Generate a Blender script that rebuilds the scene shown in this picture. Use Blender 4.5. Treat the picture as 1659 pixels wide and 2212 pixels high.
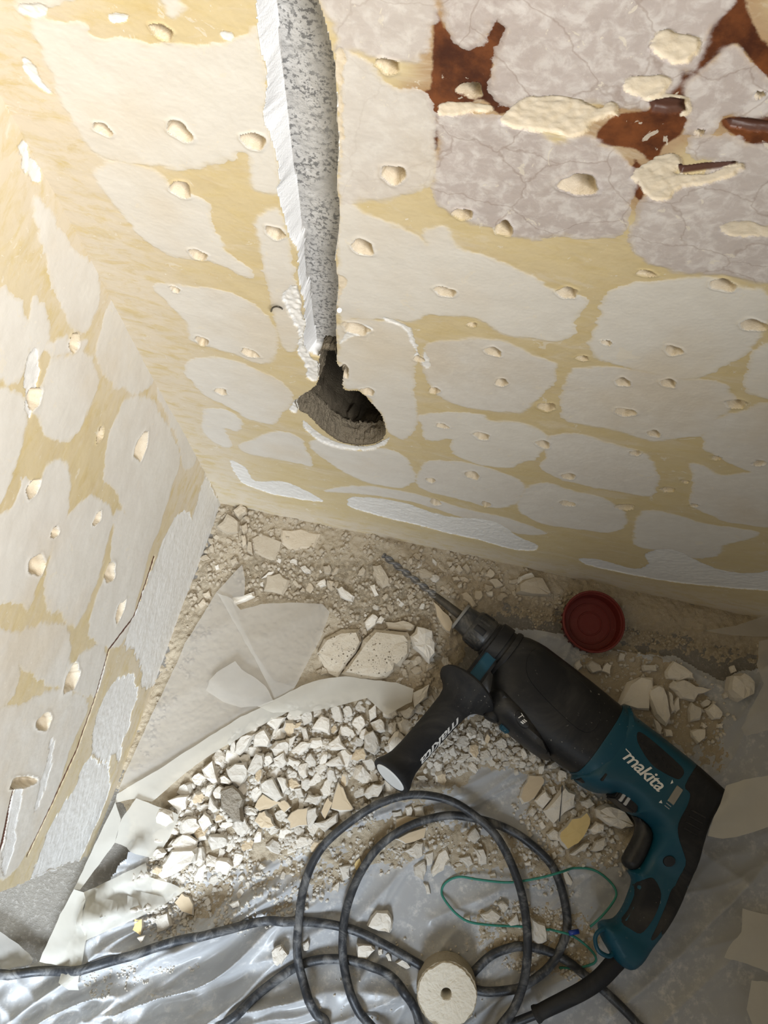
import bpy, bmesh, math, random
import numpy as np
from mathutils import Vector, Matrix
from mathutils.geometry import delaunay_2d_cdt

for o in list(bpy.data.objects):
    bpy.data.objects.remove(o)
SC = bpy.context.scene
COL = SC.collection
rng = np.random.default_rng(7)
random.seed(7)

# ------------------------------------------------------------------ camera
# Measured from the photograph: focal length in pixels, point straight below the lens, height over the floor.
CX, CY, FP, CAMH = 829.5, 1106.0, 1664.0, 0.95
_dn = np.array([785 - CX, 1650 - CY, FP]); _dn /= np.linalg.norm(_dn)
_Z = -_dn
_X = np.array([1.0, 0, 0]); _X -= _X.dot(_Z) * _Z; _X /= np.linalg.norm(_X)
_Y = np.cross(_Z, _X)
def _r0(p):
    r = np.array([p[0] - CX, p[1] - CY, FP]); return np.array([r @ _X, r @ _Y, r @ _Z])
def _h0(p):
    r = _r0(p); return r[:2] * (-CAMH / r[2])
_A = _h0((480, 1090)); _b = _h0((1659, 1340)) - _A
_t = math.atan2(_b[1], _b[0])
_R = np.array([[math.cos(_t), math.sin(_t)], [-math.sin(_t), math.cos(_t)]])
CAM = np.append(_R @ (-_A), CAMH)          # world: floor corner at the origin, x along the back wall, z up
def ray(p):
    r = _r0(p); q = _R @ r[:2]; return np.array([q[0], q[1], r[2]])
def fl(p, z=0.0):                           # point at height z seen at a pixel of the photograph
    r = ray(p); return CAM + r * ((z - CAM[2]) / r[2])
def bw(p, y=0.0):                           # point on the back wall plane
    r = ray(p); return CAM + r * ((y - CAM[1]) / r[1])
_l = fl((190, 1860))[:2]
DL = _l / np.linalg.norm(_l)                # direction of the left wall, towards the viewer
NL = np.array([-DL[1], DL[0]])              # its normal, into the room
def lw(p, d=0.0):
    r = ray(p); t = (d - NL @ CAM[:2]) / (NL @ r[:2]); q = CAM + r * t
    return np.array([DL @ q[:2], q[2]])

cd = bpy.data.cameras.new('camera'); cam = bpy.data.objects.new('camera', cd); COL.objects.link(cam)
def _w(v):
    q = _R @ np.array([v @ _X, v @ _Y]); return Vector((q[0], q[1], v @ _Z))
ex, ey, ez = _w(np.array([1., 0, 0])), _w(np.array([0., -1, 0])), _w(np.array([0., 0, -1]))
M = Matrix((ex, ey, ez)).transposed().to_4x4(); M.translation = Vector(CAM)
cam.matrix_world = M
cd.sensor_fit = 'VERTICAL'; cd.sensor_height = 36.0; cd.lens = FP / 2212 * 36.0; cd.clip_start = 0.01
SC.camera = cam

# ------------------------------------------------------------------ light
wd = bpy.data.worlds.new('room_light'); SC.world = wd; wd.use_nodes = True
bg = wd.node_tree.nodes['Background']; bg.inputs[0].default_value = (1.0, 0.965, 0.91, 1); bg.inputs[1].default_value = 0.22
def area(name, loc, tgt, sx, sy, power, col):
    d = bpy.data.lights.new(name, 'AREA'); d.shape = 'RECTANGLE'; d.size = sx; d.size_y = sy
    d.energy = power; d.color = col
    o = bpy.data.objects.new(name, d); COL.objects.link(o); o.location = loc
    o.rotation_euler = (Vector(tgt) - Vector(loc)).to_track_quat('-Z', 'Y').to_euler()
    return o
win = area('cool_fill_light', (0.20, -1.65, 1.25), (-0.16, -0.70, 0.0), 0.55, 0.6, 7.6, (0.76, 0.87, 1.0))  # added cool lamp in mid-air, stands in for daylight reaching the lower left
win.data.spread = math.radians(43)
key = area('upper_key_light', (0.60, -0.62, 1.42), (-0.20, -0.10, 0.68), 0.45, 0.45, 4.5, (1.0, 0.985, 0.965))  # added key lamp in mid-air, placed to brighten the upper wall corner
key.data.spread = math.radians(68)
vs = SC.view_settings
vs.view_transform = 'Standard'; vs.look = 'None'; vs.gamma = 1.0; vs.use_curve_mapping = False; vs.exposure = 0.0

# ------------------------------------------------------------------ node helper
class NG:
    def __init__(s, name):
        s.m = bpy.data.materials.new(name); s.m.use_nodes = True
        s.t = s.m.node_tree; s.t.nodes.clear()
        s.out = s.t.nodes.new('ShaderNodeOutputMaterial')
        s.tc = None
    def n(s, typ, **kw):
        nd = s.t.nodes.new(typ)
        for k, v in kw.items(): setattr(nd, k, v)
        return nd
    def put(s, sock, v):
        if isinstance(v, bpy.types.NodeSocket): s.t.links.new(v, sock)
        elif v is not None:
            if isinstance(v, tuple) and len(v) == 3 and len(sock.default_value) == 4: v = v + (1.0,)
            sock.default_value = v
    def co(s, kind='Object'):
        if s.tc is None: s.tc = s.n('ShaderNodeTexCoord')
        return s.tc.outputs[kind]
    def geo(s):
        return s.n('ShaderNodeNewGeometry').outputs['Position']
    def attr(s, name):
        return s.n('ShaderNodeAttribute', attribute_name=name).outputs['Fac']
    def noise(s, scale, detail=4, rough=.55, vec=None, dist=0.0, out='Fac'):
        nd = s.n('ShaderNodeTexNoise'); s.put(nd.inputs['Vector'], vec if vec is not None else s.geo())
        nd.inputs['Scale'].default_value = scale; nd.inputs['Detail'].default_value = detail
        nd.inputs['Roughness'].default_value = rough; nd.inputs['Distortion'].default_value = dist
        return nd.outputs[out]
    def voro(s, scale, vec=None, feature='F1', out='Distance', rnd=1.0):
        nd = s.n('ShaderNodeTexVoronoi', feature=feature); s.put(nd.inputs['Vector'], vec if vec is not None else s.geo())
        nd.inputs['Scale'].default_value = scale; nd.inputs['Randomness'].default_value = rnd
        return nd.outputs[out]
    def mp(s, vec, scale=(1, 1, 1), rot=(0, 0, 0)):
        nd = s.n('ShaderNodeMapping'); s.put(nd.inputs['Vector'], vec)
        nd.inputs['Scale'].default_value = scale; nd.inputs['Rotation'].default_value = rot
        return nd.outputs[0]
    def ma(s, op, a, b=None, c=None, clamp=False):
        nd = s.n('ShaderNodeMath', operation=op); nd.use_clamp = clamp
        for i, v in enumerate((a, b, c)):
            if v is not None: s.put(nd.inputs[i], v)
        return nd.outputs[0]
    def ss(s, v, lo, hi, o0=0.0, o1=1.0):
        nd = s.n('ShaderNodeMapRange', interpolation_type='SMOOTHSTEP')
        for i, x in enumerate((v, lo, hi, o0, o1)): s.put(nd.inputs[i], x)
        return nd.outputs[0]
    def mix(s, f, a, b, blend='MIX'):
        nd = s.n('ShaderNodeMix', data_type='RGBA', blend_type=blend)
        s.put(nd.inputs[0], f); s.put(nd.inputs[6], a); s.put(nd.inputs[7], b)
        return nd.outputs[2]
    def hsv(s, col, val):
        nd = s.n('ShaderNodeHueSaturation'); s.put(nd.inputs['Color'], col); s.put(nd.inputs['Value'], val)
        return nd.outputs[0]
    def bump(s, h, strength=.5, dist=.001):
        nd = s.n('ShaderNodeBump'); s.put(nd.inputs['Height'], h)
        nd.inputs['Strength'].default_value = strength; nd.inputs['Distance'].default_value = dist
        return nd.outputs[0]
    def bsdf(s, col, rough=.8, spec=.3, normal=None, metal=0.0):
        nd = s.n('ShaderNodeBsdfPrincipled'); s.put(nd.inputs['Base Color'], col); s.put(nd.inputs['Roughness'], rough)
        s.put(nd.inputs['Specular IOR Level'], spec); s.put(nd.inputs['Metallic'], metal)
        if normal is not None: s.put(nd.inputs['Normal'], normal)
        return nd.outputs[0]
    def done(s, sh):
        s.t.links.new(sh, s.out.inputs['Surface']); return s.m
    def mixsh(s, f, a, b):
        nd = s.n('ShaderNodeMixShader'); s.put(nd.inputs[0], f); s.put(nd.inputs[1], a); s.put(nd.inputs[2], b)
        return nd.outputs[0]

MAT = {}
def wall_material():
    g = NG('stripped_wall')
    sd = g.attr('patch'); tone = g.attr('tone'); bare = g.attr('bare'); brown = g.attr('brown')
    pit = g.attr('pit'); bed = g.attr('bed'); smear = g.attr('smear')
    nz = g.noise(160, 5, .65); nb = g.noise(22, 4); nf = g.noise(900, 3); nm = g.noise(60, 5, .6)
    # edge of every patch wanders a little
    wob = g.ma('MULTIPLY', g.ma('SUBTRACT', g.noise(210, 6, .75), .5), 3.6)
    soft = g.ss(g.noise(14, 2), .40, .62, .25, 1.9)
    e = g.ma('ADD', g.ma('ADD', sd, wob), .5)
    pm = g.ss(g.ma('DIVIDE', e, soft), -1, 1)
    # faint smeared film of filler over the yellow
    sm = g.ma('MULTIPLY', g.ss(g.noise(1.0, 7, .68, g.mp(g.geo(), (20, 20, 62)), dist=.7), .46, .66), .60)
    yel = g.mix(nb, (.575, .455, .215), (.665, .55, .315))
    yel = g.mix(g.ma('MULTIPLY', g.ss(nm, .45, .75), .35), yel, (.53, .385, .165))
    tan = g.ss(brown, -14, -1)
    yel = g.mix(g.ma('MULTIPLY', tan, .75), yel, (.30, .135, .045))
    yel = g.mix(g.ma('MAXIMUM', sm, g.ma('MULTIPLY', smear, g.ss(g.noise(1.0, 7, .7, g.mp(g.geo(), (40, 40, 95)), dist=.5), .30, .56))), yel, (.68, .60, .47))
    bm = g.ss(g.ma('ADD', brown, g.ma('MULTIPLY', wob, .8)), -.7, .7)
    brn = g.mix(g.ss(g.noise(38, 6, .65), .35, .68), (.062, .020, .010), (.20, .066, .022))
    under = g.mix(bm, yel, brn)
    cream = g.mix(nm, (.655, .615, .545), (.755, .73, .675))
    cream = g.mix(g.ma('MULTIPLY', g.ss(g.noise(11, 3), .45, .7), .5), cream, (.66, .61, .545))
    vb = g.ss(g.noise(120, 5, .62, dist=.4), .42, .66)
    grey = g.mix(g.noise(28, 5, .6), (.42, .36, .33), (.57, .51, .485))
    grey = g.mix(g.ma('MULTIPLY', vb, .75), grey, (.70, .66, .63))
    crk = g.ss(g.voro(26, vec=g.mix(.02, g.geo(), g.noise(40, 4, out='Color')), feature='DISTANCE_TO_EDGE'), 0, .018)
    grey = g.mix(g.ma('MULTIPLY', g.ma('SUBTRACT', 1.0, crk), .35), grey, (.24, .16, .12))
    # thin scraped film, streaks and stray flakes
    stk = g.noise(1.0, 5, .7, g.mp(g.geo(), (90, 90, 900), (0, .5, 0)))
    cream = g.mix(g.ma('MULTIPLY', g.ss(stk, .50, .72), .22), cream, (.83, .79, .71))
    cream = g.mix(g.ma('MULTIPLY', g.ss(g.noise(5.5, 4, .6), .50, .68), .45), cream, (.66, .56, .40))
    pcol = g.mix(tone, cream, grey)
    halo = g.ma('MULTIPLY', g.ss(e, 3.2, 0), .30)
    pcol = g.mix(halo, pcol, under)
    pcol = g.mix(g.ma('MULTIPLY', g.ss(nf, .62, .8), .3), pcol, (.8, .76, .68))
    col = g.mix(pm, under, pcol)
    frag = g.ss(g.noise(62, 5, .66, dist=1.4), .635, .655)
    col = g.mix(g.ma('MULTIPLY', frag, .62), col, (.74, .68, .57))
    # white flecks left by the scraper
    fl_ = g.ss(g.noise(240, 2, .5), .735, .76)
    col = g.mix(g.ma('MULTIPLY', fl_, .7), col, (.78, .73, .64))
    # bare plaster (kind: 1 white, 2 cream)
    bmk = g.ss(g.ma('ADD', bare, g.ma('MULTIPLY', wob, 1.1)), -.45, .45)
    wht = g.mix(nm, (.74, .725, .69), (.84, .83, .80))
    crm = g.mix(nz, (.66, .56, .41), (.78, .70, .57))
    bcol = g.mix(g.attr('barekind'), wht, crm)
    col = g.mix(bmk, col, bcol)
    pmk = g.ss(g.ma('ADD', pit, g.ma('MULTIPLY', wob, .35)), -.3, .3)
    pcl = g.mix(nz, (.56, .45, .29), (.76, .68, .54))
    col = g.mix(g.ma('MULTIPLY', pmk, .8), col, pcl)
    gm = g.ss(g.attr('groove'), -.3, .3)
    col = g.mix(gm, col, (.10, .045, .03))
    # channel: white plaster flank, grey speckled bed
    spk = g.ma('MULTIPLY', g.ss(g.noise(420, 4, .66), .50, .58), g.ss(g.noise(60, 4), .30, .58))
    bcol2 = g.mix(g.noise(30, 4), (.44, .43, .415), (.60, .59, .57))
    bcol2 = g.mix(g.ma('MULTIPLY', spk, .85), bcol2, (.13, .13, .13))
    flank = g.mix(nm, (.74, .74, .74), (.84, .85, .86))
    col = g.mix(g.ss(bed, .05, .35), col, flank)
    col = g.mix(g.ss(g.ma('ADD', bed, g.ma('MULTIPLY', wob, .05)), 1.35, 1.65), col, bcol2)
    hgt = g.ma('ADD', g.ma('MULTIPLY', nz, .3), g.ma('MULTIPLY', pm, .08))
    hgt = g.ma('ADD', hgt, g.ma('MULTIPLY', g.ma('MULTIPLY', g.ma('ADD', g.ma('ADD', pmk, g.ma('MULTIPLY', bmk, .35)), g.ss(bed, .05, .3)), nf), 1.0))
    nrm = g.bump(hgt, .5, .0008)
    rgh = g.mix(pm, (.42, .42, .42), (.62, .62, .62))
    MAT['wall'] = g.done(g.bsdf(col, rgh, .32, nrm))
wall_material()

def simple(name, c0, c1, scale=60, rough=.85, spec=.25, bump=.4, bscale=300, bd=.001, rnd=0.0, detail=5, coord='geo', metal=0.0):
    g = NG(name)
    v = g.geo() if coord == 'geo' else g.co()
    col = g.mix(g.noise(scale, detail, .6, v), c0, c1)
    if rnd:
        oi = g.n('ShaderNodeObjectInfo').outputs['Random']
        col = g.hsv(col, g.ss(oi, 0, 1, 1 - rnd, 1 + rnd * .6))
    nrm = g.bump(g.noise(bscale, 4, .6, v), bump, bd) if bump else None
    MAT[name] = g.done(g.bsdf(col, rough, spec, nrm, metal)); return MAT[name]

def dusty(name, c, rough, spec=.4, dust=(.42, .38, .31), amount=.5, scale=40, bump=.15, metal=0.0, bscale=500):
    """plastic or metal with plaster dust rubbed over it"""
    g = NG(name); v = g.co()
    up = g.n('ShaderNodeSeparateXYZ'); g.put(up.inputs[0], g.n('ShaderNodeNewGeometry').outputs['Normal'])
    d = g.ma('MULTIPLY', g.ss(g.noise(scale, 7, .68, v, dist=.8), .42, .82), g.ss(up.outputs[2], -.1, .7))
    sp = g.ss(g.noise(scale * 22, 2, .5, v), .70, .74)
    sp = g.ma('MULTIPLY', sp, g.ss(g.noise(scale * .8, 3, .5, v), .52, .70))
    col = g.mix(g.ma('MULTIPLY', d, amount), c, dust)
    col = g.mix(g.ma('MULTIPLY', sp, .55), col, (.6, .56, .48))
    r = g.ma('ADD', rough, g.ma('MULTIPLY', d, .25))
    nrm = g.bump(g.noise(bscale, 3, .6, v), bump, .0006) if bump else None
    MAT[name] = g.done(g.bsdf(col, r, spec, nrm, metal)); return MAT[name]

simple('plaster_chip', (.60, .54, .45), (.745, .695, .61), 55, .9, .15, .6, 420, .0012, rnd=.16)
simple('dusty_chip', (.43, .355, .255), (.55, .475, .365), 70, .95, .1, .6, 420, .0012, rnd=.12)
simple('peach_paint', (.53, .415, .265), (.60, .485, .335), 30, .7, .3, .15, 300, .0005)
simple('yellow_paint', (.60, .44, .175), (.68, .52, .25), 30, .6, .35, .15, 300, .0005)
simple('grey_mortar', (.22, .19, .145), (.42, .365, .29), 160, .95, .1, .9, 500, .0025)
simple('graphite', (.05, .05, .05), (.09, .09, .09), 60, .6, .3, 0)
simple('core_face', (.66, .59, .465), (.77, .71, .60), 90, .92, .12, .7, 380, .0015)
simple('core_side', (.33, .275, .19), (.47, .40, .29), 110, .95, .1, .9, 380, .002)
simple('hole_stone', (.17, .14, .10), (.40, .34, .25), 300, .95, .1, 1.0, 700, .003)
simple('hole_deep', (.05, .043, .035), (.12, .10, .075), 130, .95, .1, 1.0, 260, .004)
simple('steel', (.30, .30, .31), (.48, .47, .46), 200, .38, .5, .2, 600, .0004, coord='obj', metal=.85)
simple('string_green', (.02, .16, .12), (.06, .27, .20), 300, .6, .3, .3, 900, .0005)
simple('blue_plastic', (.01, .03, .22), (.015, .05, .30), 100, .4, .5, 0)
dusty('black_plastic', (.012, .012, .013), .42, .36, amount=.18, scale=14)
dusty('black_rubber', (.013, .013, .014), .62, .25, amount=.10, scale=16, bump=.25)
dusty('gear_black', (.010, .010, .011), .45, .32, amount=.10, scale=13)
dusty('teal', (.0035, .056, .090), .42, .36, amount=.06, scale=12, bump=.06)
dusty('chuck_black', (.014, .014, .014), .34, .5, amount=.55, scale=26)
dusty('grey_rim', (.20, .19, .17), .6, .3, amount=.6, scale=40)
dusty('red_plastic', (.125, .016, .011), .5, .3, dust=(.20, .075, .055), amount=.35, scale=30)
dusty('bit_steel', (.17, .165, .16), .40, .5, amount=.6, scale=60, metal=.7)
dusty('bit_shank', (.06, .052, .04), .42, .5, amount=.3, scale=50, metal=.5)
dusty('cord_rubber', (.024, .026, .030), .44, .42, dust=(.40, .39, .37), amount=.6, scale=50, bump=.3)
simple('white_print', (.72, .70, .66), (.80, .78, .74), 60, .5, .4, 0)
simple('white_cap', (.62, .62, .60), (.70, .70, .68), 60, .45, .4, 0)
simple('grey_print', (.40, .40, .40), (.46, .46, .46), 60, .5, .4, 0)
dusty('dial_silver', (.27, .25, .21), .4, .5, amount=.6, scale=90, metal=.2)

def porous():
    g = NG('porous_plaster')
    n = g.noise(120, 6, .7); v = g.voro(230); v2 = g.voro(520)
    hol = g.ma('MINIMUM', g.ss(v, .10, .26), g.ss(v2, .06, .2))
    hol = g.ma('MAXIMUM', hol, g.ss(g.noise(60, 3), .56, .46))
    col = g.mix(n, (.50, .42, .31), (.66, .59, .475)); col = g.mix(hol, (.25, .195, .125), col)
    MAT['porous_plaster'] = g.done(g.bsdf(col, .95, .1, g.bump(g.ma('ADD', hol, n), 1.0, .0022)))
porous()
def concrete():
    g = NG('concrete')
    n1 = g.noise(14, 6, .65); n2 = g.noise(220, 4, .6); n3 = g.noise(700, 2)
    col = g.mix(n1, (.125, .114, .098), (.25, .228, .195))
    col = g.mix(g.ma('MULTIPLY', g.ss(n2, .5, .72), .5), col, (.36, .335, .30))
    col = g.mix(g.ma('MULTIPLY', g.ss(n3, .66, .72), .5), col, (.5, .47, .42))
    MAT['concrete'] = g.done(g.bsdf(col, .9, .2, g.bump(g.ma('ADD', n2, g.ma('MULTIPLY', n3, .4)), .8, .002)))
concrete()
def dust_mat():
    g = NG('plaster_dust')
    n1 = g.noise(16, 5, .6); n2 = g.noise(190, 5, .68); n3 = g.noise(900, 3, .6)
    col = g.mix(n1, (.39, .315, .215), (.50, .425, .315))
    dk = g.attr('earth')
    col = g.mix(g.ma('MULTIPLY', g.ma('MULTIPLY', dk, g.ss(n2, .36, .62)), .85), col, (.20, .16, .105))
    col = g.mix(g.ma('MULTIPLY', g.ss(n2, .54, .75), .45), col, (.60, .53, .42))
    MAT['plaster_dust'] = g.done(g.bsdf(col, .97, .08, g.bump(g.ma('ADD', n2, g.ma('MULTIPLY', n3, .5)), .9, .0022)))
dust_mat()
def film_mats():
    g = NG('plastic_film')
    n2 = g.noise(120, 5, .7); n1 = g.noise(18, 4, .6)
    dm = g.ma('MULTIPLY', g.ss(n2, .46, .70), g.ss(n1, .36, .62))
    col = g.mix(g.ma('MULTIPLY', dm, .6), (.64, .645, .65), (.64, .585, .50))
    nrm = g.bump(g.noise(40, 3, .5), .12, .002)
    p = g.bsdf(col, g.ma('ADD', .30, g.ma('MULTIPLY', dm, .5)), .6, nrm)
    tr = g.n('ShaderNodeBsdfTransparent'); g.put(tr.inputs[0], (.93, .92, .90))
    f = g.ma('ADD', .54, g.ma('MULTIPLY', dm, .35))
    MAT['plastic_film'] = g.done(g.mixsh(f, tr.outputs[0], p))
    for nm, c, a in (('masking_film', (.66, .63, .575), .47), ('masking_tape', (.71, .675, .59), .74)):
        g = NG(nm)
        n = g.noise(25, 4, .6)
        c2 = tuple(x * .9 for x in c)
        col = g.mix(n, c2, c)
        p = g.bsdf(col, .5, .3, g.bump(g.noise(60, 3), .12, .001))
        tl = g.n('ShaderNodeBsdfTranslucent'); g.put(tl.inputs[0], col)
        p2 = g.mixsh(.28, p, tl.outputs[0])
        tr = g.n('ShaderNodeBsdfTransparent'); g.put(tr.inputs[0], (.97, .95, .91))
        MAT[nm] = g.done(g.mixsh(g.ma('ADD', a - .06, g.ma('MULTIPLY', n, .12)), tr.outputs[0], p2))
film_mats()

# ------------------------------------------------------------------ object helpers
def mesh_obj(name, V, Fc, mat, parent=None, smooth=False, mats=None, midx=None):
    me = bpy.data.meshes.new(name)
    me.from_pydata([tuple(map(float, v)) for v in V], [], [tuple(int(i) for i in f) for f in Fc])
    for m in (mats or [mat]): me.materials.append(MAT[m])
    if midx is not None: me.polygons.foreach_set('material_index', np.asarray(midx, dtype=np.int32))
    if smooth: me.polygons.foreach_set('use_smooth', np.ones(len(me.polygons), dtype=bool))
    me.update()
    o = bpy.data.objects.new(name, me); COL.objects.link(o)
    if parent is not None: o.parent = parent
    return o
def fast_mesh(name, V, Q, mat, attrs=None, parent=None, smooth=True):
    """quad mesh from numpy arrays with float attributes"""
    me = bpy.data.meshes.new(name)
    me.vertices.add(len(V)); me.vertices.foreach_set('co', np.ascontiguousarray(V, dtype=np.float32).ravel())
    k = Q.shape[1]
    me.loops.add(Q.size); me.loops.foreach_set('vertex_index', np.ascontiguousarray(Q, dtype=np.int32).ravel())
    me.polygons.add(len(Q)); me.polygons.foreach_set('loop_start', np.arange(0, Q.size, k, dtype=np.int32))
    if smooth: me.polygons.foreach_set('use_smooth', np.ones(len(Q), dtype=bool))
    me.materials.append(MAT[mat])
    for nm, a in (attrs or {}).items():
        at = me.attributes.new(nm, 'FLOAT', 'POINT'); at.data.foreach_set('value', np.ascontiguousarray(a, dtype=np.float32))
    me.update(calc_edges=True); me.validate()
    o = bpy.data.objects.new(name, me); COL.objects.link(o)
    if parent is not None: o.parent = parent
    return o
def tag(o, label=None, cat=None, group=None, kind=None):
    if label: o['label'] = label
    if cat: o['category'] = cat
    if group: o['group'] = group
    if kind: o['kind'] = kind
    return o
def empty(name, loc=(0, 0, 0)):
    o = bpy.data.objects.new(name, None); COL.objects.link(o); o.location = loc; o.empty_display_size = .02
    return o
def catmull(P, n=8, closed=False):
    P = np.asarray(P, float); out = []
    m = len(P); seg = m if closed else m - 1
    for i in range(seg):
        if closed: a, b, c, d = P[(i - 1) % m], P[i], P[(i + 1) % m], P[(i + 2) % m]
        else: a, b, c, d = P[max(i - 1, 0)], P[i], P[i + 1], P[min(i + 2, m - 1)]
        for t in np.arange(n) / n:
            out.append(.5 * (2 * b + (c - a) * t + (2 * a - 5 * b + 4 * c - d) * t * t + (3 * b - a - 3 * c + d) * t ** 3))
    if not closed: out.append(P[-1])
    return np.array(out)
def sdf(poly, X, Y):
    """signed distance (positive inside) of points to a closed polygon"""
    poly = np.asarray(poly, float)
    d2 = np.full(X.shape, 1e9); ins = np.zeros(X.shape, bool)
    for (x0, y0), (x1, y1) in zip(poly, np.roll(poly, -1, 0)):
        dx, dy = x1 - x0, y1 - y0; L = dx * dx + dy * dy + 1e-18
        t = np.clip(((X - x0) * dx + (Y - y0) * dy) / L, 0, 1)
        d2 = np.minimum(d2, (X - x0 - t * dx) ** 2 + (Y - y0 - t * dy) ** 2)
        c = ((y0 > Y) != (y1 > Y))
        ins ^= c & (X < (x1 - x0) * (Y - y0) / (dy if abs(dy) > 1e-15 else 1e-15) + x0)
    return np.where(ins, 1, -1) * np.sqrt(d2)
def vnoise(X, Y, scale, seed, octaves=3, rough=.5):
    r = np.random.default_rng(seed); out = np.zeros(X.shape); amp = 1.0; tot = 0
    for o in range(octaves):
        T = r.random((64, 64)); x = X * scale + 17.3 * o; y = Y * scale + 5.7 * o
        xi = np.floor(x).astype(int); yi = np.floor(y).astype(int); fx = x - xi; fy = y - yi
        fx = fx * fx * (3 - 2 * fx); fy = fy * fy * (3 - 2 * fy)
        a = T[yi % 64, xi % 64]; b = T[yi % 64, (xi + 1) % 64]; c = T[(yi + 1) % 64, xi % 64]; d = T[(yi + 1) % 64, (xi + 1) % 64]
        out += amp * ((a * (1 - fx) + b * fx) * (1 - fy) + (c * (1 - fx) + d * fx) * fy); tot += amp
        amp *= rough; scale *= 2.03
    return out / tot
def sstep(v, a, b):
    t = np.clip((v - a) / (b - a), 0, 1); return t * t * (3 - 2 * t)
def tube(path, rad, sides=10, cap=True):
    P = np.asarray(path, float); n = len(P)
    R = np.full(n, rad) if np.isscalar(rad) else np.asarray(rad, float)
    T = np.gradient(P, axis=0); T /= np.linalg.norm(T, axis=1)[:, None] + 1e-12
    up = np.array([0, 0, 1.0]); 
    if abs(T[0] @ up) > .9: up = np.array([1.0, 0, 0])
    N = np.cross(T[0], up); N /= np.linalg.norm(N); V = []
    for i in range(n):
        N = N - (N @ T[i]) * T[i]; N /= np.linalg.norm(N); B = np.cross(T[i], N)
        for k in range(sides):
            a = 2 * math.pi * k / sides; V.append(P[i] + R[i] * (math.cos(a) * N + math.sin(a) * B))
    Fc = []
    for i in range(n - 1):
        for k in range(sides):
            k2 = (k + 1) % sides
            Fc.append((i * sides + k, i * sides + k2, (i + 1) * sides + k2, (i + 1) * sides + k))
    if cap:
        Fc.append(tuple(range(sides))[::-1]); Fc.append(tuple((n - 1) * sides + k for k in range(sides)))
    return V, Fc

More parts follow.
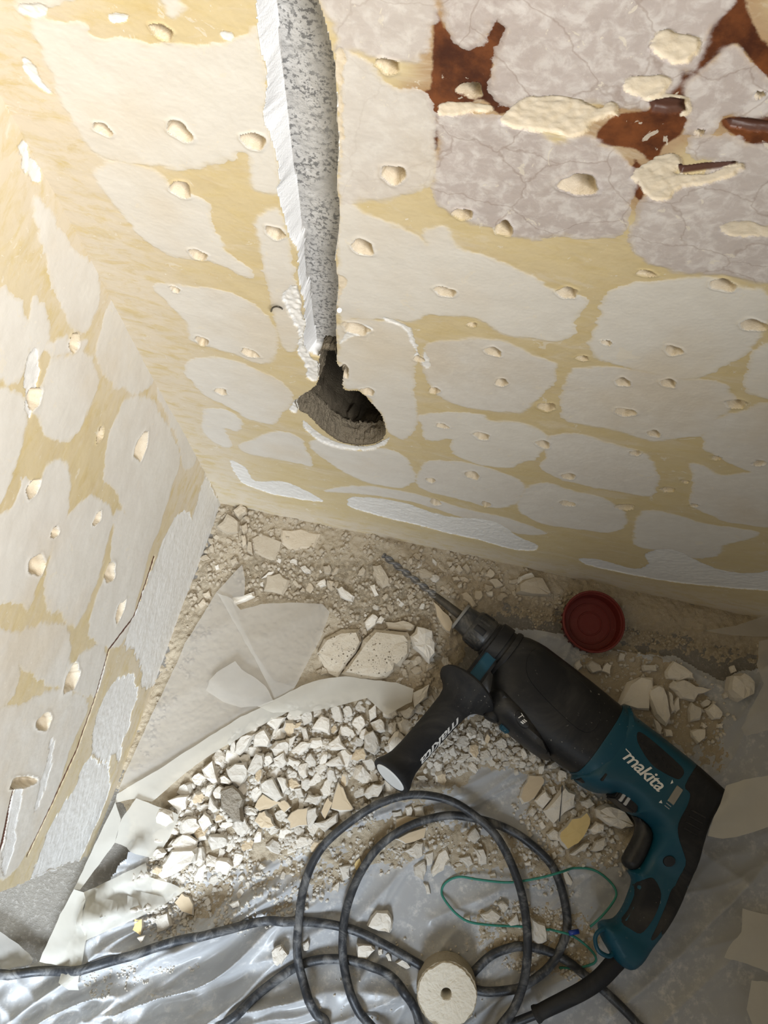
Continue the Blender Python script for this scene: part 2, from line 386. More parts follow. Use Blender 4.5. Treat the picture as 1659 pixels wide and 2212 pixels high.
# ------------------------------------------------------------------ walls
# Outlines below are read off the photograph and laid on the wall planes in metres.
def P_(s): return [tuple(map(float, q.split(','))) for q in s.split()]
BACK_PATCH = [  # (tone 0 cream .. 1 grey, outline)
 (0, "60,50 120,42 180,55 190,75 215,90 260,85 310,95 400,100 470,95 540,62 565,60 566,110 575,200 560,240 585,290 598,360 600,412 560,412 545,395 542,352 524,332 508,345 450,355 400,366 330,358 240,345 200,330 170,290 140,230 105,150"),
 (0, "215,362 250,350 330,365 372,400 440,430 450,470 475,515 490,545 545,588 530,597 480,570 420,555 360,545 310,515 270,470 225,410 205,375"),
 (0, "330,618 375,612 420,620 470,625 520,640 560,665 590,700 600,740 590,772 560,782 500,762 440,742 412,732 405,700 370,660"),
 (0, "410,778 430,770 490,775 560,800 600,820 632,850 628,875 608,892 590,915 540,905 500,880 450,855 420,830 402,800"),
 (0, "440,890 470,880 500,890 525,910 510,930 485,925 503,965 470,960 440,930"),
 (0, "515,962 560,942 600,930 645,942 660,970 675,1005 640,1000 590,990 530,977"),
 (0, "680,948 720,962 780,976 830,970 870,985 890,1012 895,1040 860,1055 800,1045 740,1020 692,985 670,962"),
 (0, "733,455 780,455 840,480 900,510 921,526 914,505 935,490 965,495 980,525 1020,545 1080,565 1150,595 1190,625 1245,635 1265,655 1240,690 1245,720 1200,735 1130,725 1080,715 1040,690 930,678 900,690 830,688 760,688 733,688"),
 (0, "733,694 830,692 870,698 900,740 895,790 895,850 900,880 895,925 870,950 838,932 830,905 805,868 780,842 746,836 742,800 733,760"),
 (.35, "733,122 760,120 800,140 850,190 900,202 930,250 940,290 935,380 900,410 860,420 830,432 780,430 733,430"),
 (.7, "694,-20 932,-20 925,90 900,128 870,132 820,125 760,110 728,108 716,50"),
 (1, "945,262 1000,250 1100,260 1200,300 1260,290 1300,310 1340,330 1368,395 1360,450 1340,500 1280,510 1220,505 1180,515 1120,515 1060,490 1000,470 945,430 940,380 950,330"),
 (1, "1098,-20 1565,-20 1530,70 1520,95 1500,148 1470,150 1440,205 1380,225 1300,220 1200,222 1130,220 1100,230 1072,210 1062,180 1066,140 1085,100 1096,60"),
 (1, "952,-20 1062,-20 1056,60 1030,90 1005,95 975,70 955,30"),
 (1, "1590,96 1620,130 1650,165 1680,180 1680,252 1580,250 1560,262 1540,290 1480,285 1488,250 1480,222 1490,180 1502,166 1560,113"),
 (.9, "1382,432 1440,410 1520,380 1560,300 1600,310 1690,345 1690,600 1560,590 1480,590 1400,570 1367,540 1366,500 1376,460"),
 (.9, "1500,290 1545,292 1570,285 1620,315 1690,335 1690,352 1600,348 1500,342 1480,320"),
 (0, "1310,640 1360,615 1440,605 1520,600 1600,620 1665,640 1640,720 1600,770 1540,800 1480,820 1420,810 1340,790 1290,770 1270,740 1300,690"),
 (0, "1640,755 1690,745 1690,862 1620,850 1610,830 1625,780"),
 (.15, "920,742 1000,730 1080,735 1150,765 1200,785 1195,830 1170,850 1130,890 1080,890 1010,880 960,860 930,830 915,800"),
 (.15, "1230,803 1290,792 1380,800 1470,818 1560,832 1590,870 1560,900 1520,940 1450,950 1400,955 1330,930 1270,920 1220,905 1215,860"),
 (.15, "1530,912 1590,892 1690,875 1690,1020 1600,1010 1540,980 1520,960"),
 (0, "905,898 980,890 1040,895 1060,910 1120,915 1180,940 1165,985 1120,1000 1100,1010 1030,1000 980,980 975,950 920,950 915,920"),
 (.15, "1182,948 1240,937 1320,960 1400,985 1420,1040 1400,1070 1340,1060 1270,1050 1200,1030 1170,1010 1177,987"),
 (.1, "920,1003 980,997 1050,1010 1120,1035 1130,1060 1110,1090 1060,1095 1000,1080 920,1060 900,1040"),
 (.1, "1140,1053 1180,1042 1240,1060 1300,1075 1350,1110 1345,1140 1310,1150 1240,1140 1170,1130 1120,1100"),
 (.15, "1490,1003 1530,1012 1560,1027 1690,1027 1690,1128 1600,1130 1530,1110 1490,1085 1500,1040"),
 (.1, "1390,1103 1450,1107 1520,1130 1640,1150 1560,1180 1550,1200 1500,1205 1440,1190 1380,1180 1370,1150"),
 (0, "557,468 600,450 615,490 625,560 640,650 645,740 622,758 603,720 582,620 570,540"),
 (0, "100,20 180,-20 60,-20 40,30"),
 (0, "330,-20 385,-20 392,20 372,45 350,20"),
 (.1, "700,1060 780,1050 880,1065 1000,1098 1100,1120 1180,1150 1120,1152 1000,1118 880,1082 760,1066"),
]
BACK_BARE = [  # (0 white .. 1 cream, lift mm, outline)
 (0, .8, "495,995 530,1010 550,1040 610,1040 660,1060 700,1083 660,1081 600,1070 550,1055 520,1040"),
 (0, 1, "755,1077 800,1075 880,1090 960,1115 1040,1120 1090,1135 1120,1160 1160,1177 1150,1190 1100,1185 1030,1165 960,1150 880,1130 800,1110 755,1095"),
 (0, 1, "1250,1206 1300,1210 1370,1230 1402,1217 1392,1197 1450,1187 1520,1220 1600,1240 1690,1235 1690,1275 1560,1270 1460,1260 1400,1250 1330,1235 1265,1220"),
 (1, 1.2, "1085,262 1120,220 1160,205 1240,210 1290,235 1320,225 1330,250 1290,262 1275,285 1240,300 1180,290 1110,278"),
 (1, 1.2, "1372,380 1400,345 1450,325 1470,335 1480,350 1460,372 1480,378 1540,372 1596,352 1600,372 1540,395 1470,402 1440,432 1405,428 1385,400"),
 (1, 1.0, "1408,85 1440,68 1490,78 1512,90 1500,118 1470,134 1430,128 1410,110"),
 (1, 1.0, "1348,185 1385,165 1425,168 1440,185 1425,205 1390,212"),
 (1, .6, "1560,488 1600,480 1690,486 1690,515 1600,512 1565,505"),
 (1, .8, "960,232 1000,226 1055,228 1052,243 1000,244 955,248"),
 (1, .6, "1405,212 1440,206 1486,212 1492,240 1470,252 1482,232 1440,222"),
 (0, 1.4, "656,905 690,935 735,957 795,966 832,950 842,946 832,962 790,974 730,968 685,950 655,920"),
 (0, 1.4, "625,884 638,862 660,846 668,850 650,866 645,888 636,892"),
 (0, 1.6, "610,640 642,620 655,690 668,770 690,785 684,822 664,815 660,782 642,758 650,720 632,690"),
 (0, .8, "886,708 900,735 908,770 900,775 890,745 868,705 830,690 835,684"),
 (0, .5, "915,742 924,770 930,790 918,795 914,770"),
 (1, .4, "728,120 745,122 740,160 742,260 738,330 745,345 736,350 728,300"),
 (1, .4, "724,590 745,600 750,622 730,640 728,620"),
 (0, .5, "730,745 760,700 800,705 795,720 760,730"),
 (0, .8, "40,15 75,8 108,18 100,32 60,38"),
 (0, .8, "46,120 75,145 90,180 110,202 92,198 66,172 50,148"),
 (0, .6, "240,38 275,35 270,45 245,48"),
 (0, .5, "478,70 500,66 512,82 495,94 478,88"),
]
BACK_BROWN = [
 "936,15 960,60 1000,98 1035,92 1060,60 1068,-20 1096,-20 1097,60 1085,100 1066,140 1062,182 1075,215 1110,232 1080,247 1040,215 1000,236 955,262 935,245 900,205 930,195 935,120",
 "1290,284 1330,250 1400,240 1440,205 1470,150 1482,170 1480,222 1488,250 1470,290 1440,310 1410,350 1370,322 1300,312",
 "1520,95 1530,70 1570,-20 1600,-20 1640,70 1690,130 1690,180 1650,165 1620,130 1590,98 1560,112 1502,165 1470,180 1490,150",
 "1560,255 1690,255 1690,330 1620,312 1570,282",
 "940,262 948,300 940,330 932,290", "1370,340 1392,375 1386,432 1366,410"]
BACK_GROOVE = ["1463,360 1520,352 1590,350 1590,361 1530,368 1470,376", "1402,222 1440,217 1478,218 1480,244 1440,246 1410,240",
               "1565,258 1610,256 1690,268 1690,290 1620,284 1575,274", "1005,188 1022,180 1036,186 1030,200 1012,204"]
BACK_PIT = [(350,72,22,16),(222,279,19,13),(388,283,24,20),(548,306,23,19),(392,409,18,17),(428,548,17,12),(594,501,19,14),(378,625,10,6),
 (437,735,15,9),(540,761,17,9),(478,845,12,7),(838,143,24,17),(1016,196,27,20),(783,533,25,15),(850,378,28,18),(998,463,22,13),(1088,494,22,15),
 (1252,396,36,26),(960,628,22,11),(1225,632,25,11),(1560,615,32,12),(1628,703,38,12),(1455,757,25,11),(1345,825,18,9),(1443,828,21,9),(1350,890,23,9),
 (1590,873,24,10),(1412,937,17,7),(1180,880,22,9),(1065,758,20,9),(1083,826,15,9),(938,843,12,8),(905,775,12,7),(795,845,14,9),(955,920,14,6),(1040,941,20,8),
 (1173,958,17,8),(1258,773,16,6),(1372,978,13,6),(1547,990,12,5),(1020,1026,18,8),(930,1038,11,6),(1228,1027,17,7),(1443,1057,15,6),(1050,1088,12,6),
 (940,1085,13,7),(1225,1087,18,6),(1350,1095,22,8),(1395,590,20,8),(1500,1090,12,4),(745,800,10,14),(770,708,30,11),(1640,1000,14,6),(1510,285,7,6),(1640,205,9,9),
 (1020,700,10,5),(1310,740,14,5),(1480,1040,8,4)]
LEFT_PATCH = [
 (0, "78,425 115,470 160,540 205,590 216,640 200,690 185,722 150,700 120,640 95,560 78,480"),
 (0, "0,835 40,850 60,882 50,960 30,1020 0,1085 -60,1100 -60,820"),
 (0, "95,815 110,780 150,765 190,765 205,790 210,830 195,870 170,930 140,960 100,940 75,900 70,870"),
 (0, "-60,1110 0,1110 40,1062 45,1027 80,1042 100,1000 130,990 150,1020 150,1070 140,1130 110,1190 80,1270 60,1310 0,1300 -60,1290"),
 (0, "100,1230 130,1140 170,1090 200,1075 235,1090 245,1130 225,1200 200,1280 165,1350 130,1330 95,1300"),
 (0, "215,722 240,652 280,640 300,690 330,722 345,800 300,850 250,830 210,780"),
 (0, "270,862 330,870 380,960 387,1000 370,1050 340,1150 310,1190 280,1150 250,1060 225,1040 230,960 250,902"),
 (0, "45,1372 100,1345 130,1345 150,1370 155,1430 190,1402 215,1392 230,1420 205,1500 120,1480 40,1432"),
 (0, "252,1100 330,1150 320,1200 300,1280 272,1375 232,1400 197,1372 205,1300 240,1210"),
 (0, "0,620 40,640 62,700 60,780 30,830 0,822 -60,810 -60,600"),
 (0, "-60,1400 20,1360 40,1400 30,1500 -60,1560"),
 (0, "0,1530 60,1520 130,1490 190,1520 150,1620 110,1740 50,1860 0,1900 -60,1900 -60,1540"),
 (0, "90,745 150,730 190,735 170,760 120,765"),
 (0, "340,840 380,850 420,940 420,1000 395,1010 385,960"),
 (0, "70,640 110,700 95,760 70,790 62,720"),
]
LEFT_BARE = [
 (0, .5, "436,1045 450,1030 462,1062 482,1092 442,1200 402,1330 352,1440 330,1482 312,1490 302,1440 290,1402 270,1392 300,1300 340,1200 370,1130 398,1100 414,1122 428,1070"),
 (0, .5, "240,1480 262,1462 290,1460 298,1500 287,1535 278,1572 264,1602 257,1642 240,1632 236,1662 222,1640 205,1628 196,1604 206,1560 222,1515"),
 (0, .5, "168,1692 178,1662 198,1640 216,1655 233,1648 237,1690 227,1735 200,1800 178,1850 150,1905 100,1925 62,1935 70,1885 100,1810 135,1740"),
 (0, .4, "20,1760 36,1700 44,1705 34,1790 22,1850 8,1890 4,1850"),
 (0, .4, "95,1660 108,1600 116,1604 106,1670 84,1740 74,1745"),
 (.5, .6, "440,960 470,990 490,1085 478,1092 452,1040 436,1010"),
 (0, .6, "60,790 85,770 82,860 60,900"),
 (0, .8, "30,300 60,330 95,392 78,396 50,352"),
]
LEFT_PIT = [(75,860,12,26),(160,740,9,22),(305,965,12,26),(72,1055,12,18),(80,1220,12,28),(238,1236,9,22),(155,1467,12,26),(217,940,8,12),(260,1320,9,14),
 (95,1560,7,30),(50,1690,6,40),(210,1120,8,12),(118,1150,7,14)]
LEFT_CRACK = ["332,1200 335,1202 293,1330 237,1404 203,1519 167,1621 121,1721 61,1851 58,1850 119,1718 165,1618 201,1518 235,1402 290,1328",
              "30,1700 32,1701 8,1820 0,1842 -3,1841"]

def fields(X, Zc, conv, patches, bares, browns, grooves, pits, seed):
    """distance fields (millimetres) and relief for one wall"""
    sh = X.shape
    A = dict(patch=np.full(sh, -20.), bare=np.full(sh, -20.), brown=np.full(sh, -30.), pit=np.full(sh, -20.), groove=np.full(sh, -20.),
             tone=np.zeros(sh), barekind=np.zeros(sh), bed=np.zeros(sh), smear=np.zeros(sh))
    ID = np.zeros(sh, np.int32); H = np.zeros(sh); best = np.full(sh, -20.)
    names = ['wall']; xs = X[0]; zs = Zc[:, 0]
    def win(pts, m):
        i0, i1 = np.searchsorted(xs, [pts[:, 0].min() - m, pts[:, 0].max() + m]); j0, j1 = np.searchsorted(zs, [pts[:, 1].min() - m, pts[:, 1].max() + m])
        return (slice(max(j0, 0), j1), slice(max(i0, 0), i1))
    und = (vnoise(X * .55, Zc, 210, seed + 3, 4, .65) - .5) + 1.5 * (vnoise(X * .6, Zc, 60, seed + 5, 4, .65) - .5)
    for tone, s in patches:
        pts = np.array([conv(p) for p in P_(s)]); pts = catmull(pts, 4, True); w = win(pts, .02)
        if X[w].size == 0: continue
        d = sdf(pts, X[w], Zc[w]) * 1000 + und[w] * (4.2 if conv is conv_b else 6.5) + .4
        A['tone'][w] = np.where(d > A['patch'][w], tone, A['tone'][w])
        A['patch'][w] = np.maximum(A['patch'][w], d)
        names.append('plaster_patch'); k = len(names) - 1
        ID[w] = np.where((d > -.4) & (d > best[w]), k, ID[w]); best[w] = np.maximum(best[w], d)
    H += .00022 * sstep(A['patch'], -1, 1)
    for bk, lift, s in bares:
        pts = np.array([conv(p) for p in P_(s)]); pts = catmull(pts, 3, True); w = win(pts, .01)
        if X[w].size == 0: continue
        d = sdf(pts, X[w], Zc[w]) * 1000 + und[w] * (3.5 if conv is conv_b else 9)
        A['barekind'][w] = np.where(d > A['bare'][w], bk, A['barekind'][w]); A['bare'][w] = np.maximum(A['bare'][w], d)
        H[w] -= sstep(d, -.4, 1.0) * .001 * lift * (.5 + 1.2 * vnoise(X[w], Zc[w], 300, seed + 8, 3))
        names.append('bare_plaster'); k = len(names) - 1; ID[w] = np.where(d > -.4, k, ID[w])
    for s in browns:
        pts = np.array([conv(p) for p in P_(s)]); pts = catmull(pts, 3, True); w = win(pts, .03)
        if X[w].size == 0: continue
        A['brown'][w] = np.maximum(A['brown'][w], sdf(pts, X[w], Zc[w]) * 1000 + und[w] * 1.2)
    for s in grooves:
        pts = np.array([conv(p) for p in P_(s)]); w = win(pts, .01)
        if X[w].size == 0: continue
        d = sdf(pts, X[w], Zc[w]) * 1000 + und[w] * .8
        A['groove'][w] = np.maximum(A['groove'][w], d); H[w] -= (.003 if conv is conv_b else .002) * sstep(d, -.5, 1.2)
        names.append('gouge'); k = len(names) - 1; ID[w] = np.where(d > -.5, k, ID[w])
    r = np.random.default_rng(seed)
    for (cx, cy, rx, ry) in pits:
        c = conv((cx, cy)); a = max(abs(conv((cx + rx, cy))[0] - conv((cx - rx, cy))[0]) / 2, .0018)
        b = max(np.abs(conv((cx, cy + ry)) - conv((cx, cy - ry))).max() / 2, .0018)
        if conv is conv_l: b = max(np.linalg.norm(conv((cx, cy + ry)) - conv((cx, cy - ry))) / 2, .002); a = max(np.linalg.norm(conv((cx + rx, cy)) - conv((cx - rx, cy))) / 2, .002)
        w = win(np.array([c - 1.8 * max(a, b), c + 1.8 * max(a, b)]), 0)
        if X[w].size == 0: continue
        dx, dz = X[w] - c[0], Zc[w] - c[1]
        ang = np.arctan2(dz / b, dx / a); ph = r.random(3) * 6.28
        q = np.hypot(dx / a, dz / b) * (1 + .09 * np.sin(2 * ang + ph[0]) + .08 * np.sin(3 * ang + ph[1]) + .06 * np.sin(5 * ang + ph[2])) + und[w] * .25
        mm = min(a, b) * 1000
        A['pit'][w] = np.maximum(A['pit'][w], (1 - q) * mm)
        dep = min(max(1.6 * min(a, b), .003), .0085)
        H[w] += -dep * sstep(1 - q, -.02, .42) + .0004 * np.exp(-((q - 1.08) / .16) ** 2)
        H[w] += np.where(q < 1, .0024 * (vnoise(X[w], Zc[w], 500, seed + 21, 3) - .5) * np.clip(1.2 - q, 0, 1), 0)
        names.append('chisel_mark'); k = len(names) - 1; ID[w] = np.where(q < 1.05, k, ID[w])
    H += .0022 * (vnoise(X, Zc, 9, seed + 1, 2) - .5) + .0006 * (vnoise(X, Zc, 60, seed + 2, 3) - .5) + .00014 * (vnoise(X, Zc, 700, seed + 4, 2) - .5)
    return A, ID, H, names

def split_grid(root, VX, ID, names, A, keep, extra=None):
    """cut one relief grid into the wall and its pieces; each piece is an object of its own"""
    nz, nx = ID.shape
    idx = np.arange(nz * nx).reshape(nz, nx)
    Q = np.stack([idx[:-1, :-1], idx[:-1, 1:], idx[1:, 1:], idx[1:, :-1]], -1)
    fid = ID[:-1, :-1]
    V = VX.reshape(-1, 3); At = {k: a.ravel() for k, a in A.items()}
    base = None
    order = [k for k in range(len(names))]
    for k in order:
        m = keep & (fid == k)
        if m.sum() < 4: continue
        q = Q[m]; u, inv = np.unique(q, return_inverse=True); q2 = inv.reshape(q.shape)
        vv = V[u]; aa = {n: a[u] for n, a in At.items()}
        if k == 0 and extra is not None:
            ev, eq = extra; eq = eq + len(vv); vv = np.vstack([vv, ev]); q2 = np.vstack([q2, eq])
            dflt = dict(patch=-20, bare=-20, brown=-30, pit=-20, groove=-20, tone=0, barekind=0, bed=0, smear=0)
            aa = {n: np.concatenate([a, np.full(len(ev), dflt[n])]) for n, a in aa.items()}
        o = fast_mesh(root if k == 0 else names[k], vv, q2, 'wall', aa, parent=base)
        if k == 0: base = tag(o, kind='structure')
    return base

# ---- back wall (plane y = 0, room at y < 0)
conv_b = lambda p: bw(p)[[0, 2]]
conv_l = lambda p: lw(p)
gx = np.concatenate([np.arange(-.012, .42, .0007), np.arange(.42, .76, .0017)])
gz = np.concatenate([np.arange(-.01, .30, .0014), np.arange(.30, .45, .0009), np.arange(.45, .785, .00068)])
X, Zc = np.meshgrid(gx, gz)
A, ID, H, NAMES = fields(X, Zc, conv_b, BACK_PATCH, BACK_BARE, BACK_BROWN, BACK_GROOVE, BACK_PIT, 11)
# chased channel
CH = .014
left = np.array([bw(p)[[0, 2]] for p in P_("550,-60 555,0 562,50 565,110 580,190 564,240 585,290 597,350 605,420 625,500 640,540 650,600 655,660 657,740 662,780 668,812")])
right = np.array([bw(p)[[0, 2]] for p in P_("672,-60 688,0 712,100 724,150 726,200 731,330 728,400 732,480 725,560 729,610 727,680 727,765 730,800")])
bedl = np.array([bw(p, CH)[[0, 2]] for p in P_("592,-60 598,0 605,80 618,200 632,320 648,440 657,520 672,640 686,740 692,770 696,800")])
def along(c, z): o = np.argsort(c[:, 1]); return np.interp(z, c[o, 1], c[o, 0])
jit = .0016 * (vnoise(X * 0 + 1, Zc, 90, 5, 2) - .5) * 2 + .0005 * (vnoise(X * 0 + 1, Zc, 500, 6, 2) - .5)
Lx = along(left, Zc) + jit; Rx = along(right, Zc) - jit * .4; Bx = np.maximum(along(bedl, Zc), Lx + .0012)
zbot = bw((700, 772))[2]
ins = (X > Lx) & (X < Rx) & (Zc > zbot)
fr = np.clip(np.minimum((X - Lx) / (Bx - Lx), (Rx - X) / .0018), 0, 1)
H = np.where(ins, -CH * fr + .0012 * (vnoise(X, Zc, 240, 31, 3) - .5), H)
A['bed'] = np.where(ins, np.where((X > Bx) & (X < Rx - .001), 2.0, 1.0), 0.0)
for k in ('patch', 'bare', 'pit', 'groove'): A[k] = np.where(ins, -20, A[k])
NAMES += ['channel_flank', 'channel_bed']
ID = np.where(ins, np.where(A['bed'] > 1.5, len(NAMES) - 1, len(NAMES) - 2), ID)
# muddy smear over the lowest band and beside the corner
A['smear'] = np.clip(sstep(Zc, .085, .01) + .95 * sstep(X, .11, .0) + .25 , 0, 1)
H += -.003 * sstep(Zc, .058, .050) * (ID == 0) * 0
# mouth of the bored hole
rim_px = P_("691,764 710,762 725,764 728,785 740,800 742,838 760,843 778,846 800,868 815,886 826,903 833,935 818,955 780,963 735,954 695,926 665,897 646,886 641,863 662,846 684,827 688,800")
rim = np.array([bw(p)[[0, 2]] for p in rim_px])
rimc = catmull(rim, 12, True)
rimc += .0006 * (rng.random(rimc.shape) - .5) * 2
hd = sdf(rimc, X, Zc) * 1000
VX = np.stack([X, -H, Zc], -1)
keep = (hd[:-1, :-1] < .15) & ~((X[:-1, :-1] > .44) & (Zc[:-1, :-1] > .60))
ex_v = np.array([(.75, .001, -.01), (3, .001, -.01), (3, .001, 2.5), (.75, .001, 2.5), (-.012, .002, .78), (.75, .002, .78), (.75, .001, 2.5), (-.012, .001, 2.5),
                 (.43, .002, .59), (.76, .002, .59), (.76, .002, .79), (.43, .002, .79)])
wall_back = split_grid('wall_back', VX, ID, NAMES, A, keep, (ex_v, np.array([(0, 1, 2, 3), (4, 5, 6, 7), (8, 9, 10, 11)])))
# the hole itself: a rough bore running into the wall
n = len(rimc); cen = rimc.mean(0); rings = []
low = rimc[:, 1] < bw((700, 800))[2]
prof_h = [(.0006, 1.03, 0), (.0025, .99, .3), (.005, .975, .5), (.008, .965, .7), (.011, .955, .8), (.014, .95, .9), (.017, .945, .9), (.019, .94, 1), (.021, .94, 1.2), (.023, .98, 1.4), (.028, 1.08, 1.5), (.04, 1.2, 1.6), (.06, 1.45, 1.6), (.10, 1.7, 1.6), (.16, 1.7, 1.6), (.19, 1.0, 1.6), (.195, .4, 1.0)]
for d, sc, out in prof_h:
    q = cen + (rimc - cen) * sc
    jn = (rng.random((n, 2)) - .5) * .0016 * out
    wv = .003 * out * (vnoise(np.arange(n) * .16, np.full(n, d * 160), 1.0, 88, 3) - .5)
    q = q + (q - cen) * wv[:, None] / .03
    rings.append(np.column_stack([q[:, 0] + jn[:, 0], np.full(n, d) + (rng.random(n) - .5) * .002 * out, q[:, 1] + jn[:, 1]]))
HV = np.vstack(rings + [np.array([[cen[0], .197, cen[1]]])]); HF = []
for i in range(len(rings) - 1):
    for k in range(n):
        k2 = (k + 1) % n
        HF += [(i * n + k, i * n + k2, (i + 1) * n + k2), (i * n + k, (i + 1) * n + k2, (i + 1) * n + k)]
for k in range(n): HF.append(((len(rings) - 1) * n + k, (len(rings) - 1) * n + (k + 1) % n, len(HV) - 1))
tag(mesh_obj('bored_hole', HV, HF, 'hole_stone', wall_back), 'rough grey-brown bored hole')

# ---- left wall
SE = .44
gs = np.arange(-.006, SE + .0006, .0013); gz = np.arange(-.01, .70, .0013)
S, Zc = np.meshgrid(gs, gz)
A, ID, H, NAMES = fields(S, Zc, conv_l, LEFT_PATCH, LEFT_BARE, [], LEFT_CRACK, LEFT_PIT, 43)
A['smear'] = np.clip((.35 + .55 * sstep(Zc, .30, .05)) + .6 * sstep(S, .10, .0), 0, 1)
# crumbling end of the wall at the opening
endn = SE - .012 * vnoise(Zc * 0 + .3, Zc, 60, 77, 3) * sstep(Zc, .25, .0)
W = np.stack([DL[0] * S + NL[0] * H, DL[1] * S + NL[1] * H, Zc], -1)
keep = (S[:-1, :-1] < endn[:-1, :-1])
def L3(s, z, h=0): return (DL[0] * s + NL[0] * h, DL[1] * s + NL[1] * h, z)
# end face, return face and the wall above the relief grid
zz = gz[::6]; ee = np.interp(zz, gz, endn[:, 0]); ev = []; eq = []
for i, (z, e) in enumerate(zip(zz, ee)):
    ev += [L3(e - .001, z, -.0008), L3(e - .004, z, -.02), L3(e - .004, z, -.16)]
    if i: a = (i - 1) * 3; eq += [(a, a + 1, a + 4, a + 3), (a + 1, a + 2, a + 5, a + 4)]
b = len(ev)
ev += [L3(-.006, .695, -.001), L3(SE - .004, .695, -.001), L3(SE - .004, 2.5, -.001), L3(-.006, 2.5, -.001), L3(SE - .004, .695, -.16), L3(SE - .004, 2.5, -.16), L3(-.2, -.01, -.16), L3(-.2, 2.5, -.16), L3(SE - .004, -.01, -.16)]
eq += [(b, b + 1, b + 2, b + 3), (b + 1, b + 4, b + 5, b + 2), (b + 6, b + 8, b + 5, b + 7)]
wall_left = split_grid('wall_left', W, ID, NAMES, A, keep, (np.array(ev), np.array(eq)))

# ------------------------------------------------------------------ floor, dust, plastic sheet
fo = mesh_obj('floor', [(-1.5, -3, 0), (3, -3, 0), (3, .02, 0), (-1.5, .02, 0), (-1.5, -3, -.1), (3, -3, -.1), (3, .02, -.1), (-1.5, .02, -.1)],
     [(0, 1, 2, 3), (7, 6, 5, 4), (0, 4, 5, 1), (1, 5, 6, 2), (2, 6, 7, 3), (3, 7, 4, 0)], 'concrete')
tag(fo, kind='structure')
def FP_(s, z=0.0): return np.array([fl(p, z)[:2] for p in P_(s)])
fx = np.arange(-.20, .86, .0016); fy = np.arange(-.68, .003, .0016)
FX, FY = np.meshgrid(fx, fy)
def poly_d(s, z=.004): return sdf(FP_(s, z), FX, FY)
DUST = [  # outline, thickness mm, edge width m
 ("482,1088 620,1092 800,1135 960,1175 1180,1235 1400,1290 1659,1340 1720,1370 1659,1400 1500,1370 1350,1335 1180,1300 1060,1300 1000,1345 980,1420 960,1520 900,1560 700,1590 560,1590 440,1690 300,1800 262,1720 330,1500 440,1210", 6.5, .03),
 ("560,1540 760,1520 900,1510 1000,1560 1060,1550 1150,1620 1240,1690 1130,1665 1050,1660 900,1705 760,1765 690,1840 560,1850 480,1890 380,1910 300,1990 300,1900 350,1760 450,1660", 7, .028),
 ("1250,1420 1330,1400 1480,1440 1560,1560 1500,1640 1400,1600 1260,1500", 3, .03),
 ("1120,1700 1230,1680 1380,1780 1360,1880 1220,1880 1130,1780", 3, .03),
 ("330,1850 480,1860 700,1850 800,1830 760,1900 640,1990 520,2010 400,2010 300,1990", 3.4, .04),
 ("180,2090 320,2060 420,2080 300,2140 200,2130", 2, .03),
 ("700,1780 900,1740 1050,1790 1200,1850 1230,1900 1050,1880 900,1850 760,1900", 3, .04),
 ("1020,1960 1240,1960 1300,2020 1260,2110 1150,2110 1060,2050", 2.6, .04),
 ("1040,1285 1200,1315 1400,1355 1560,1385 1659,1400 1720,1400 1720,1450 1600,1430 1450,1410 1300,1375 1180,1350 1040,1330", 1.2, .035),
 ("1500,1560 1560,1560 1560,1680 1500,1660", 2, .03),
]
g1 = vnoise(FX, FY, 28, 101, 4, .6); g2 = vnoise(FX, FY, 160, 102, 4, .65); g3 = vnoise(FX, FY, 420, 103, 3, .7)
TH = np.full(FX.shape, -.004)
for s, th, ew in DUST:
    d = poly_d(s)
    TH = np.maximum(TH, -.004 + (th * .001 + .004) * sstep(d + (g1 - .5) * .03, -ew, ew * .6))
# sheet of thin plastic with creases
SHEET = "-80,2092 75,2075 150,2050 190,1990 250,1900 330,1790 470,1680 640,1600 860,1600 1000,1560 1040,1420 1070,1352 1180,1368 1300,1400 1450,1425 1560,1470 1640,1440 1800,1440 1900,1700 1900,2500 -200,2500 -200,2110"
sd_sheet = poly_d(SHEET, .003)
ang = math.radians(38)
def creases(ux, sc, seed, warp, pw):
    c, s_ = math.cos(ux), math.sin(ux); a = FX * c + FY * s_; b_ = -FX * s_ + FY * c
    w = (vnoise(a, b_, 7, seed + 1, 2) - .5) * warp
    nn = vnoise(a * .16 + 3, b_ + w, sc, seed, 3, .55)
    return (1 - np.abs(2 * nn - 1)) ** pw
cr = creases(math.radians(32), 15, 201, .10, 5) * .014 + creases(math.radians(52), 27, 211, .08, 6) * .008 + creases(math.radians(-8), 12, 221, .12, 6) * .004
lower_left = sstep(-FY + (.25 - FX) * .45, .36, .62)
PLH = .0012 + cr * (.30 + 2.1 * lower_left) + .002 * (vnoise(FX, FY, 22, 231, 3) - .4)
LINES = [("1320,2190 1480,2040 1659,1850", 7, .007), ("1000,1700 1120,1640 1230,1600", 5, .006), ("900,1790 1000,1745 1120,1660", 5, .005), ("560,1890 700,1810 860,1745", 6, .006),
         ("760,2000 900,1850 1000,1790", 5, .006), ("930,1985 1060,1930 1230,1880 1400,1800", 4, .006), ("240,2212 330,2130 500,2090 640,2040", 9, .010), ("330,2212 460,2160 620,2120", 8, .009),
         ("100,2212 150,2120 190,2080", 8, .007), ("30,2212 20,2100", 7, .006), ("1180,1375 1420,1425 1560,1490", 4, .006), ("1400,1640 1470,1800 1600,1900", 4, .008), ("1420,2212 1560,2080 1640,1990", 6, .007),
         ("480,1960 590,1860 690,1790", 6, .006), ("400,2040 560,1960 650,1900", 7, .008), ("1240,1880 1330,1900 1390,1960", 3, .006), ("1040,1400 1250,1480 1420,1560", 4, .006), ("560,2170 700,2130 860,2140", 7, .008)]
